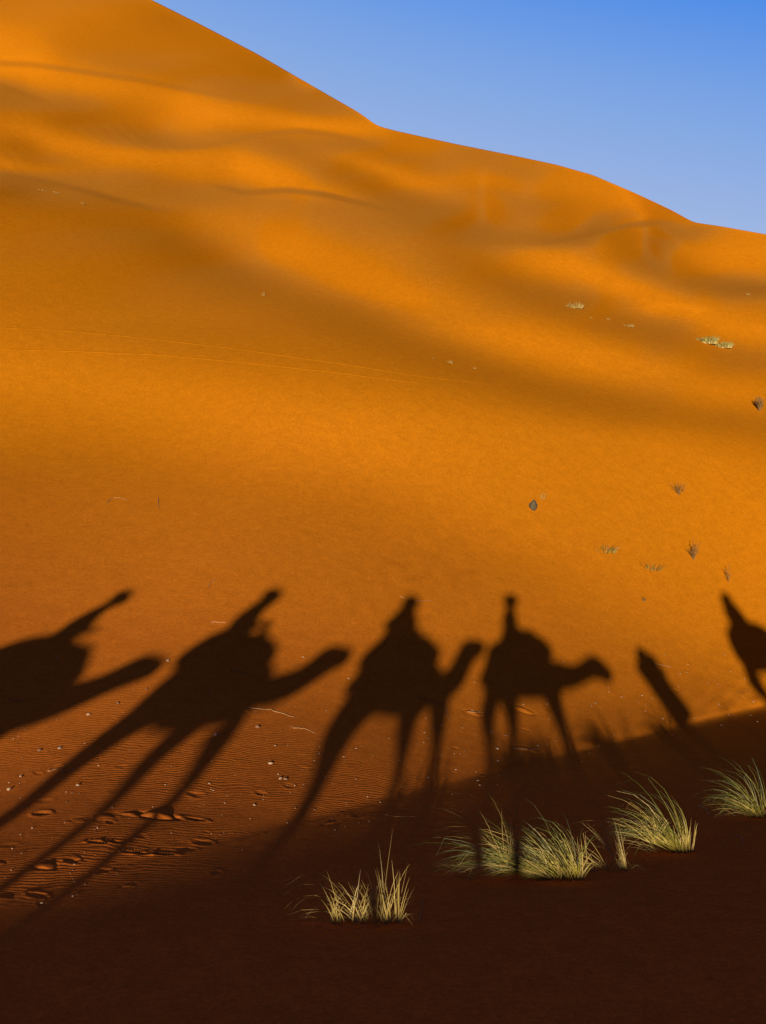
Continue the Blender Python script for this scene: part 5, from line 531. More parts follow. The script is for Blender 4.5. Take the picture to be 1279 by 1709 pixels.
NEAR = 'grass tufts at the foot of the slope'
tuft(608, 1541, M_STRAW, [
    (24, -.12, 0, .14, .08, .40, .72, .15, 0, .4, .3, .010, .9), (16, .08, 0, .12, .08, .45, .78, -.3, 0, .5, .35, .009, .9), (20, .24, 0, .07, .06, .5, .78, -.15, 0, .3, .2, .010, .9),
    (14, .05, 0, .18, .10, .30, .60, -.1, 0, 1.0, .8, .007, 1.),
    (8, .0, .05, .08, .08, 1.1, 1.4, -1.5, 0, .1, 2.2, .006, .5), (6, -.12, .03, .1, .1, .7, 1.0, -1.8, 0, .1, 2.4, .006, .5),
    (4, .16, 0, .03, .05, .95, 1.15, -.1, 0, .1, .25, .007, 1.),
    (8, -.28, 0, .04, .05, .25, .5, .25, 0, .4, .5, .007, 1.), (6, .25, 0, .06, .05, .35, .6, 1.2, 0, .3, 2.0, .006, 1.)],
    'small bleached straw tuft standing alone in the dark shadow, left of the green clumps', group=NEAR)
tuft(945, 1466, M_GREEN, [
    (90, -.08, .05, .16, .14, 1.3, 2.1, -2.4, .05, .5, 1.7, .008, .15), (80, .0, .05, .16, .14, .9, 1.5, -1.5, 0, .6, 1.8, .008, .15),
    (46, .06, .02, .12, .12, .7, 1.2, -.5, 0, .5, 1.0, .009, .08),
    (34, -.02, -.04, .18, .08, .25, .55, -.05, 0, .6, .6, .011, .97), (14, -.1, 0, .1, .1, 1.5, 2.0, -2.2, .05, .3, 1.6, .006, .6), (10, .15, -.04, .05, .05, .5, .8, -.4, 0, .1, .2, .012, .9)],
    'largest green tuft, its long blades blown over to the left', group=NEAR)
tuft(848, 1444, M_GREEN, [
    (16, 0, 0, .05, .05, .45, .7, -.1, 0, .3, .3, .009, .8), (26, 0, 0, .10, .06, .6, 1.2, -1.8, 0, .5, 2.0, .006, .4), (3, -.02, 0, .03, .03, 1.2, 1.3, 0, 0, .1, .1, .007, 1.),
    (9, 0, 0, .08, .06, 1.1, 1.5, -.8, 0, .3, 1.8, .006, .9)],
    'thin straw and green tuft left of the big clump, with tall dry stalks', group=NEAR)
tuft(1012, 1453, M_STRAW, [
    (13, -.22, 0, .04, .05, .5, .9, -.55, 0, .15, .25, .010, .75), (12, .20, 0, .03, .05, .6, 1.0, -.35, 0, .12, .25, .009, .8), (22, 0, 0, .14, .10, .7, 1.3, -1.2, 0, .5, 1.6, .006, .4),
    (10, 0, 0, .2, .06, .2, .4, .1, 0, .6, .6, .008, 1.), (7, .12, -.05, .1, .05, .35, .6, .9, 0, .3, 1.8, .006, 1.)],
    'straw-coloured tuft of stiff stalks between the two green clumps', group=NEAR)
tuft(1132, 1421, M_GREEN, [
    (70, .04, .03, .10, .10, 1.2, 1.9, -1.3, 0, .3, 1.7, .008, .10), (40, .05, 0, .10, .1, .8, 1.3, -.6, 0, .25, 1.4, .008, .08),
    (26, .05, -.03, .11, .06, .30, .55, 0, 0, .1, .15, .012, .97), (9, -.2, -.05, .1, .1, .6, .9, -1.4, 0, .2, 2.2, .006, 1.)],
    'rounded green tuft on straw-yellow stems at the right of the middle clump', group=NEAR)
tuft(1097, 1399, M_STRAW, [(7, 0, 0, .03, .03, .3, .5, -.3, 0, .3, .3, .010, 1.), (7, 0, 0, .03, .03, .3, .5, .35, 0, .3, .3, .010, 1.), (20, .0, 0, .12, .1, .7, 1.1, -1.5, 0, .3, 2.0, .006, .6)],
     'small forked straw tuft behind the rounded green one', group=NEAR)
tuft(1274, 1362, M_GREEN, [
    (70, 0, 0, .12, .12, .9, 1.5, -.9, 0, .7, 1.2, .009, .08), (26, 0, 0, .12, .1, .9, 1.3, -1.8, 0, .4, 1.6, .007, .25), (44, 0, 0, .12, .1, .5, .9, 0, 0, .7, .6, .010, .05),
    (20, -.15, -.08, .25, .1, .3, .6, -.8, 0, .8, 1.6, .007, 1.)],
    'bright green tuft cut by the right edge of the picture', group=NEAR)

FAR = 'grass tufts up the dune'
def far_tuft(px, py, wpx, hpx, mat, n, label, dark=.1, lean=-.2, width=1.6):
    loc, nor = ground_at(px, py); m = loc.y / FOC
    w, h = wpx * m / 2, hpx * m
    o = blades('grass_tuft', mat, [(int(n * .8), 0, 0, w, w * .8, h * .4, h * 1.1, lean, 0, .7, 1.0, m * width * .6, dark)], loc=loc)
    return tag(o, label, 'grass tuft', FAR)
far_tuft(1182, 573, 26, 17, M_PALE, 420, 'pale green tuft high on the right, upper of the touching pair', .25)
far_tuft(1208, 580, 24, 14, M_PALE, 340, 'pale green tuft high on the right, lower of the touching pair', .45)
far_tuft(960, 514, 22, 13, M_STRAW, 220, 'pale straw tuft highest on the right part of the dune', .9)
far_tuft(1050, 545, 16, 7, M_STRAW, 90, 'pale straw tuft between the highest tuft and the green pair', .9)
far_tuft(985, 530, 5, 5, M_STRAW, 25, 'tiny pale tuft just below the highest straw tuft', .9)
far_tuft(1012, 532, 9, 5, M_STRAW, 35, 'tiny pale tuft, second of the row below the highest straw tuft', .9)
far_tuft(752, 606, 8, 8, M_STRAW, 40, 'tiny pale tuft in the middle of the grey band', .9)
far_tuft(722, 597, 7, 4, M_STRAW, 22, 'faint pale tuft at the left end of the row in the grey band', .9)
far_tuft(790, 614, 10, 4, M_STRAW, 30, 'faint pale tuft at the right end of the row in the grey band', .9)
far_tuft(441, 493, 5, 8, M_STRAW, 22, 'lone pale stalk cluster high on the left face', .9)
far_tuft(138, 340, 10, 5, M_STRAW, 40, 'pale tuft below the upper left crest, rightmost of three', 1.)
far_tuft(92, 322, 14, 5, M_STRAW, 40, 'pale tuft below the upper left crest, middle of three', 1.)
far_tuft(70, 318, 12, 5, M_STRAW, 30, 'pale tuft below the upper left crest, leftmost of three', 1.)
far_tuft(1010, 921, 36, 20, M_GREEN, 80, 'sparse olive tuft on the bright slope, left of a smaller one', .3, 0, 1.1)
far_tuft(1088, 950, 34, 18, M_GREEN, 75, 'sparse olive tuft on the bright slope, just above the guide shadow', .3, 0, 1.1)
far_tuft(903, 832, 12, 18, M_STRAW, 24, 'thin dry tuft beside the dark stone', .9, 0, .9)
far_tuft(1249, 492, 4, 6, M_STRAW, 16, 'tiny pale tuft near the right skyline', .9)

def shrub(px, py, wpx, hpx, n, label, cat='shrub', name='dry_shrub', loc=None, m=None, thick=.8, mat=None, group=None):
    if loc is None:
        loc, nor = ground_at(px, py); m = loc.y / FOC
    V, F = [], []
    w, h = wpx * m / 2, hpx * m; r0 = m * thick
    def twig(p, d, L_, r, depth):
        prev = None
        for k in range(4):
            u = d.orthogonal().normalized(); v = d.cross(u).normalized()
            ring = [len(V) + j for j in range(3)]
            for j in range(3):
                an = j * 2.094; V.append(p + (u * math.cos(an) + v * math.sin(an)) * r * (1 - .22 * k))
            if prev: F.extend([(prev[j], prev[(j + 1) % 3], ring[(j + 1) % 3], ring[j]) for j in range(3)])
            prev = ring
            if depth and k in (1, 2, 3):
                twig(p, (d + Vector((rng.uniform(-.8, .8), rng.uniform(-.8, .8), rng.uniform(-.1, .5)))).normalized(), L_ * .55, r * .6, depth - 1)
            p = p + d * L_ / 3; d = (d + Vector((rng.gauss(0, .2), rng.gauss(0, .2), .05))).normalized()
    for k in range(n):
        a = rng.uniform(0, 6.28); f = rng.uniform(.1, 1)
        twig(Vector((0, 0, -.02)), Vector((w / h * f * math.cos(a), w / h * f * math.sin(a), 1)).normalized(), h * rng.uniform(.55, 1.0), r0, 2)
    o = mesh_obj(name, V, F, mat or M_DARK, loc=loc)
    return tag(o, label, cat, group)
SH = 'small dry shrubs on the slope'
shrub(1133, 826, 26, 18, 7, 'small dark dry shrub alone on the bright right slope', group=SH)
shrub(1158, 935, 20, 24, 8, 'upright dark dry shrub right of the olive tufts', group=SH)
shrub(1268, 686, 16, 16, 22, 'dense dark shrub at the right edge halfway up', group=SH, thick=1.3)
shrub(1216, 972, 8, 20, 3, 'faint thin dark sprig above the rightmost rider shadow', group=SH, thick=.6)
shrub(1075, 1004, 8, 6, 6, 'tiny dark sprig on the orange sand above the guide shadow', group=SH, thick=.7)

# stones -----------------------------------------------------------
def rock_mesh(name, seed, flat=.6, n=2, jag=.3):
    bm = bmesh.new(); bmesh.ops.create_icosphere(bm, subdivisions=n, radius=1.0)
    r = random.Random(seed); ph = [r.uniform(0, 6) for _ in range(6)]
    for v in bm.verts:
        c = v.co; k = 1 + jag * (math.sin(c.x * 2.3 + ph[0]) * math.sin(c.y * 2.1 + ph[1]) + .6 * math.sin(c.z * 3 + ph[2]) * math.sin(c.x * 3.7 + ph[3])) + r.uniform(-.07, .07)
        v.co = Vector((c.x * k, c.y * k * .8, c.z * k * flat))
    me = bpy.data.meshes.new(name); bm.to_mesh(me); bm.free(); return me
M_STONE = [plain('pale_pebble', (.30, .19, .11), .8, .3, 60), plain('brown_pebble', (.16, .08, .04), .8, .3, 60), plain('dark_stone', (.06, .045, .02), .7, .3, 20)]
loc, nor = ground_at(890, 850); m = loc.y / FOC
me = rock_mesh('dark_stone', 3, 1.1, 3, .25); me.materials.append(M_STONE[2])
o = bpy.data.objects.new('dark_stone', me); COL.objects.link(o); o.location = loc + Vector((0, 0, 6 * m)); o.scale = (6.5 * m, 6 * m, 8 * m)
tag(o, 'dark upright stone alone on the bright slope', 'stone')
PM = []
for k in range(6):
    me = rock_mesh('pebble', 10 + k, .55 + .1 * (k % 3)); me.materials.append(M_STONE[0 if k % 3 != 2 else 1]); PM.append(me)
def pebble(px, py, size, k=None):
    loc, nor = ground_at(px, py)
    if loc is None: return
    me = PM[rng.randrange(6) if k is None else k]
    o = bpy.data.objects.new('pebble', me); COL.objects.link(o)
    o.location = loc + Vector((0, 0, size * .25)); o.scale = (size, size, size * rng.uniform(.8, 1.2)); o.rotation_euler = (rng.uniform(-.3, .3), rng.uniform(-.3, .3), rng.uniform(0, 6.28))
    tone = 'pale' if me.materials[0] == M_STONE[0] else 'brown'
    where = ('left of the second camel shadow' if px < 420 and py < 1250 else 'among the leg shadows, lower left' if px < 480 else
             'round the middle camel shadow' if px < 790 else 'by the legs of the whole camel shadow' if px < 1000 else 'by the guide shadow at the right')
    lab = 'small ' + tone + ' pebble on the sand ' + where
    tag(o, lab, 'pebble', 'pebbles scattered on the lower slope')
cnt = 0
for (px, py, sz) in PEBBLES: pebble(px, py, sz); cnt += 1
while cnt < 285:
    px = rng.uniform(4, 1275); py = rng.uniform(1090, 1500)
    edge = 1505 - .2525 * px
    if py > edge + 25: continue
    dens = .85 if py > edge - 170 else .25
    if px > 930 and py > edge - 90: dens = 1
    if rng.random() > dens: continue
    d = ground_at(px, py)[0].y
    pebble(px, py, d / FOC * rng.choice([.7, .8, 1.0, 1.1, 1.3, 1.7])); cnt += 1
# a finer litter nobody could count: grit, crumbs of sand crust, bits of straw
V, F = [], []
for k in range(2600):
    px = rng.uniform(0, 1279); py = rng.uniform(820, 1520) if rng.random() < .75 else rng.uniform(1120, 1200)
    edge = 1505 - .2525 * px
    dens = .15 + .85 * smooth((py - (edge - 420)) / 350.) if px < 500 else .12 + .88 * smooth((py - (edge - 200)) / 150.)
    if rng.random() > dens or py > edge + 60: continue
    loc, nor = ground_at(px, py); m = loc.y / FOC
    r = m * rng.uniform(.22, .6); i0 = len(V)
    for d in ((1, 0, 0), (-.5, .87, 0), (-.5, -.87, 0), (0, 0, 1)):
        V.append(loc + Vector((d[0] * r * rng.uniform(.6, 1.6), d[1] * r * rng.uniform(.6, 1.6), -.2 * r + d[2] * r * rng.uniform(.7, 1.3))))
    F += [(i0, i0 + 1, i0 + 3), (i0 + 1, i0 + 2, i0 + 3), (i0 + 2, i0, i0 + 3)]
tag(mesh_obj('grit', V, F, M_STONE[0]), 'fine pale grit and crumbs strewn over the lower slope', 'grit', kind='stuff')

# bleached roots and stalks lying on the sand ----------------------
def stick(pts, rpx, label, lift=0.0, mat=None):
    rpx *= .75
    P = []
    for i, (x, y) in enumerate(pts):
        l, _ = ground_at(x, y); P.append(l + Vector((0, 0, rpx * l.y / FOC * (.8 + lift * (i % 2)))))
    # densify with wobble
    Q = []
    for a, b in zip(P[:-1], P[1:]):
        for k in range(4):
            q = a.lerp(b, k / 4); q += Vector((0, rng.gauss(0, .02), abs(rng.gauss(0, .004)))); Q.append(q)
    Q.append(P[-1]); V, F = [], []; o0 = Q[0].copy()
    for i, q in enumerate(Q):
        d = (Q[min(i + 1, len(Q) - 1)] - Q[max(i - 1, 0)]).normalized(); u = d.orthogonal().normalized(); v = d.cross(u)
        r = rpx * q.y / FOC * (1 - .6 * i / len(Q))
        for j in range(5): V.append(q - o0 + (u * math.cos(j * 1.2566) + v * math.sin(j * 1.2566)) * r)
        if i: F += [((i - 1) * 5 + j, (i - 1) * 5 + (j + 1) % 5, i * 5 + (j + 1) % 5, i * 5 + j) for j in range(5)]
    o = mesh_obj('dry_stalk', V, F, mat or M_TWIG, smooth_shade=True, loc=o0)
    return tag(o, label, 'dry stalk', 'bleached stalks lying on the sand')
for pts, r, lb in STICKS: stick(pts, r, lb)

# wheel tracks across the left face --------------------------------
def track(pts, wpx, name):
    V, F = [], []; Q = []
    for (a, b) in zip(pts[:-1], pts[1:]):
        n = max(2, int((b[0] - a[0]) / 9))
        for k in range(n): t = k / n; Q.append((a[0] + (b[0] - a[0]) * t, a[1] + (b[1] - a[1]) * t))
    Q.append(pts[-1]); n = len(Q)
    for i, (x, y) in enumerate(Q):
        w = wpx * (1 if i < n * .5 else 1 - .7 * (i / n - .5) * 2)
        for k, (dy, up) in enumerate(((.7, -.03), (.3, .008), (-.3, .010), (-.7, -.03))):
            l, nr = ground_at(x, y + dy * w); V.append(l + Vector((0, 0, up)))
        if i: j = i * 4; F += [(j - 4 + c, j + c, j + c + 1, j - 3 + c) for c in range(3)]
    o = mesh_obj(name, V, F, SAND, smooth_shade=True); o['kind'] = 'structure'; return o
track([(0, 547), (100, 551), (230, 563), (400, 583), (560, 606), (700, 628), (820, 642)], 1.3, 'wheel_track')
track([(0, 583), (120, 586), (260, 592), (420, 606), (560, 622), (700, 640)], 1.5, 'wheel_track')

# ------------------------------------------------------------------ the caravan on the crest, behind and beside the camera
YC = -1.0; KX = SUN_DIR.x / SUN_DIR.y; KZ = SUN_DIR.z / SUN_DIR.y
def P3(x, z, dy=0.0): return (x + KX * YC, YC + dy, z + KZ * YC)
FAT = 1.3
def skin_obj(name, nodes, edges, mat, parent=None, sub=2, root=0, origin=(0, 0, 0)):
    """nodes: (x, y, z, r) or (x, y, z, ry, rx)"""
    o0 = Vector(origin)
    me = bpy.data.meshes.new(name); me.from_pydata([Vector(n[:3]) - o0 for n in nodes], edges, []); me.update(); me.materials.append(mat)
    o = bpy.data.objects.new(name, me); COL.objects.link(o)
    md = o.modifiers.new('Skin', 'SKIN'); md.use_smooth_shade = True; md.branch_smoothing = .4
    if not me.skin_vertices:
        me.attributes
    sv = me.skin_vertices[0].data
    for i, n in enumerate(nodes): sv[i].radius = (n[3] * FAT, (n[4] if len(n) > 4 else n[3]) * FAT); sv[i].use_root = (i == root)
    o.modifiers.new('Subdivision', 'SUBSURF').levels = sub; o.modifiers['Subdivision'].render_levels = sub
    if parent: o.parent = parent
    return o
M_COAT = plain('camel_coat', (.42, .26, .13), .95, .25, 9)
M_COAT2 = plain('camel_coat_light', (.55, .40, .24), .95, .2, 9)
M_RUG = plain('striped_rug', (.35, .05, .04), .95, .5, 14)
M_PAD = plain('saddle_pad', (.10, .16, .25), .95, .4, 12)
M_IRON = plain('saddle_iron', (.08, .08, .08), .5, .2, 30)
M_SKIN = plain('skin', (.36, .20, .13), .6, .1, 20)
ROBES = [plain('robe_blue', (.05, .12, .35), .9, .2, 10), plain('robe_white', (.6, .57, .5), .9, .15, 10), plain('shirt_green', (.12, .2, .12), .9, .2, 10),
         plain('shirt_grey', (.25, .25, .27), .9, .2, 10), plain('robe_ochre', (.5, .3, .08), .9, .2, 10)]
M_TURB = [plain('turban_blue', (.04, .1, .4), .9, .3, 25), plain('turban_white', (.65, .62, .55), .9, .15, 25), plain('turban_orange', (.6, .22, .04), .9, .2, 25)]
G = -.13 - KZ * YC                           # height of the crest underfoot, in light-plane units

def wrap(name, p, rad, mat, parent, base):    # wound cloth: a ball with folded bands
    bm = bmesh.new(); bmesh.ops.create_uvsphere(bm, u_segments=24, v_segments=16, radius=1.0)
    for v in bm.verts:
        k = 1 + .05 * math.sin(v.co.z * 16 + v.co.x * 4 + math.atan2(v.co.y, v.co.x) * 2)
        v.co = Vector((v.co.x * rad[0] * k, v.co.y * rad[1] * k, v.co.z * rad[2])) + Vector(p) - Vector(base)
    me = bpy.data.meshes.new(name); bm.to_mesh(me); bm.free(); me.materials.append(mat)
    me.polygons.foreach_set('use_smooth', [True] * len(me.polygons))
    o = bpy.data.objects.new(name, me); COL.objects.link(o); o.parent = parent; return o
def camel(c, label, coat):
    x0 = c['torso'][0][0]; x1 = c['torso'][-1][0]; mid = (x0 + x1) / 2
    base = (mid + KX * YC, YC, -.13)
    root = empty('camel', base)
    tag(root, label, 'camel', 'camels of the caravan walking along the crest')
    nodes, edges = [], []
    def add(x, z, dy, r, rx=None, link=None):
        p = P3(x, z, dy); nodes.append((p[0], p[1], p[2], r, rx or r)); i = len(nodes) - 1
        if link is not None: edges.append((link, i))
        return i
    last = None; ids = []
    t_ = c['torso']
    last = add(t_[0][0] - .16, t_[0][1] + .02, 0, t_[0][2] * .8)
    for (x, z, r) in t_:
        last = add(x, z - .03, 0, r * 1.0, r * 1.22, last); ids.append(last)
    add(t_[-1][0] + .14, t_[-1][1] - .06, 0, t_[-1][2] * .75, None, ids[-1])
    n_ = ids[-1]
    for k_, (x, z, r) in enumerate(c['neck']): n_ = add(x, z, 0, r * (1.6 if k_ < 3 else 2.05), None, n_)
    e_ = c['neck'][-1]; f_ = c['neck'][-2]; add(e_[0] + .10, e_[1] + (e_[1] - f_[1]) * .3 - .03, 0, .13, None, n_)
    # tail
    t_ = add(x0 - .12, c['torso'][0][1] + .05, 0, .07, None, ids[0]); t_ = add(x0 - .2, c['torso'][0][1] - .25, 0, .03, None, t_); add(x0 - .18, c['torso'][0][1] - .5, 0, .035, None, t_)
    for k, (att, dy, pts) in enumerate(c['legs']):
        l_ = ids[att]
        for (x, z, r) in pts: l_ = add(x, z, dy, r, None, l_)
    body = skin_obj('body', nodes, edges, coat, root, 2, 1, base)
    hd = c['neck'][-2]
    for sgn in (-1, 1):
        p = P3(hd[0] - .04, hd[1] + .09, sgn * .07)
        skin_obj('ear', [(p[0], p[1], p[2], .03), (p[0] - .02, p[1] + sgn * .03, p[2] + .08, .015)], [(0, 1)], coat, root, 1, 0, base)
    # rug over the hump, pad and iron grip
    sn = []
    for (x, z, r) in c['rug']:
        p = P3(x, z); sn.append((p[0], p[1], p[2], r * .9, r))
    skin_obj('saddle_rug', sn, [(i, i + 1) for i in range(len(sn) - 1)], M_RUG, root, 2, 0, base)
    # blankets and packs draped right over the hump and hanging down both flanks
    pl = [Vector((x, z)) for x, z in c['load']]; cen = sum(pl, Vector((0, 0))) / len(pl)
    fine = []
    for i in range(len(pl)):                 # round the outline off
        a_, b_, c_, d_ = pl[i - 1], pl[i], pl[(i + 1) % len(pl)], pl[(i + 2) % len(pl)]
        for t in (0, .25, .5, .75): fine.append(.5 * ((2 * b_) + (c_ - a_) * t + (2 * a_ - 5 * b_ + 4 * c_ - d_) * t * t + (3 * b_ - a_ - 3 * c_ + d_) * t ** 3))
    V, F = [], []; nf = len(fine); prof = [(-.43, .55), (-.40, .86), (-.30, .97), (0, 1.0), (.30, .97), (.40, .86), (.43, .55)]
    for (dy, s_) in prof:
        for q_ in fine:
            w_ = cen + (q_ - cen) * s_; V.append(Vector(P3(w_.x, w_.y, dy)) + Vector((0, 0, 0)) - Vector(base))
    for k in range(len(prof) - 1):
        for i in range(nf): F.append((k * nf + i, k * nf + (i + 1) % nf, (k + 1) * nf + (i + 1) % nf, (k + 1) * nf + i))
    for side, k in ((-.45, 0), (.45, len(prof) - 1)):
        V.append(Vector(P3(cen.x, cen.y, side)) - Vector(base)); ic = len(V) - 1
        for i in range(nf):
            t3 = (ic, k * nf + i, k * nf + (i + 1) % nf); F.append(t3 if k else t3[::-1])
    mesh_obj('draped_blanket', V, F, M_RUG, root, True)
    if 'bag' in c:
        for sgn in (-1, 1):
            x, z, r = c['bag']; p = P3(x, z, sgn * .36)
            skin_obj('saddle_bag', [(p[0] - .14, p[1], p[2], r), (p[0] + .14, p[1], p[2], r)], [(0, 1)], M_PAD, root, 1, 0, base)
    gx, gz, gx2, gz2 = c['grip']; a = P3(gx, gz); b = P3(gx2, gz2)
    skin_obj('saddle_grip', [(a[0], a[1], a[2], .06), (b[0], b[1], b[2], .055), (b[0], b[1] - .14, b[2] + .02, .035), (b[0], b[1] + .14, b[2] + .02, .035)], [(0, 1), (1, 2), (1, 3)], M_IRON, root, 1, 0, base)
    return root

def rider(c, label, robe, turb):
    hx, hz = c['hip']; kx, kz = c['chest']; ex, ez = c['head']
    base = P3(hx, hz)
    root = empty('person', base); tag(root, label, 'person', 'riders of the caravan')
    def q(x, z, dy): return P3(x, z, dy)
    W_ = c.get('w', 1.0)
    def nodes_for(scale, cloth):
        n, e = [], []
        def add(p, r, l=None):
            n.append((p[0], p[1], p[2], r)); i = len(n) - 1
            if l is not None: e.append((l, i))
            return i
        hip = add(q(hx, hz + .05, 0), .15 * scale * W_); wst = add(q((hx + kx) / 2, (hz + kz) / 2, 0), .13 * scale * W_, hip); ch = add(q(kx, kz, 0), .155 * scale * W_, wst)
        if cloth: add(q(kx * .35 + ex * .65, kz * .4 + ez * .6 - .06, 0), .12 * W_, ch)
        if not cloth:
            nk = add(q(kx * .5 + ex * .5, kz * .45 + ez * .55 - .02, 0), .055, ch); hd = add(q(ex, ez - .13, 0), .10, nk); tp = add(q(ex, ez - .02, 0), .10, hd); add(q(ex + .10, ez - .11, 0), .02, hd)
        for sg in (-1, 1):
            ax, az = c['hand']
            sh = add(q(kx, kz + .08, sg * .19), .06 * scale, ch); el = add(q((kx + ax) / 2 - .03, (kz + az) / 2 - .06, sg * .25), .048 * scale, sh)
            if cloth: add(q(kx * .3 + ax * .7, kz * .3 + az * .7, sg * .15), .05 * scale, el)
            else:
                wr = add(q(ax - .05, az, sg * .1), .03, el); pm = add(q(ax + .03, az - .01, sg * .08), .036, wr)
                for f in range(4): add(q(ax + .10 - .012 * abs(f - 1), az - .03 + .012 * f, sg * (.055 + .012 * f)), .009, pm)
                add(q(ax + .05, az + .04, sg * .05), .01, pm)
            kn = add(q(hx + .38, hz - .08, sg * .36), .075 * scale, hip); ft = add(q(hx + .3, hz - .48, sg * .42), .05 * scale, kn)
            if not cloth: add(q(hx + .48, hz - .54, sg * .44), .04, ft)
        return n, e
    n, e = nodes_for(1.0, False); skin_obj('body', n, e, M_SKIN, root, 2, 0, base)
    n, e = nodes_for(1.75, True); skin_obj('robe', n, e, robe, root, 2, 0, base)
    cw = c.get('cloak', .2); V, F = [], []
    spine = [(hx, hz - .12, 1.25), (hx, hz + .05, 1.2), ((hx + kx) / 2, (hz + kz) / 2, 1.0), (kx, kz, 1.08), (kx * .8 + ex * .2, kz * .75 + ez * .25, .92), (kx * .45 + ex * .55, kz * .45 + ez * .55, .72 * c.get('nw', 1)), (kx * .25 + ex * .75, kz * .25 + ez * .75, .55 * c.get('nw', 1))]
    for (x, z, s_) in spine:
        pc = q(x, z, 0)
        for j in range(20):
            an = j * math.pi / 10; fold = 1 + .06 * math.sin(an * 5 + z * 7)
            V.append((pc[0] - base[0] + math.cos(an) * cw * s_ * fold, pc[1] - base[1] + math.sin(an) * max(cw, .2) * s_ * 1.1 * fold, pc[2] - base[2]))
    for k in range(len(spine) - 1):
        for j in range(20): F.append((k * 20 + j, k * 20 + (j + 1) % 20, k * 20 + 20 + (j + 1) % 20, k * 20 + 20 + j))
    F.append(tuple(reversed(range(20)))); F.append(tuple(range((len(spine) - 1) * 20, len(spine) * 20)))
    mesh_obj('cloak', V, F, robe, root, True)
    p = q(ex, ez - .02, 0)
    wrap('turban', p, (.19, .18, .18), turb, root, base)
    if 'pack' in c:
        x, z, r = c['pack']; p = q(x, z, 0)
        o = skin_obj('backpack', [(p[0], p[1], p[2] - .12, r), (p[0], p[1], p[2] + .12, r)], [(0, 1)], M_PAD, None, 2, 0, tuple(p))
        o.location = p; tag(o, 'backpack worn by ' + c['packlabel'], 'backpack', 'backpacks of the riders')
    return root

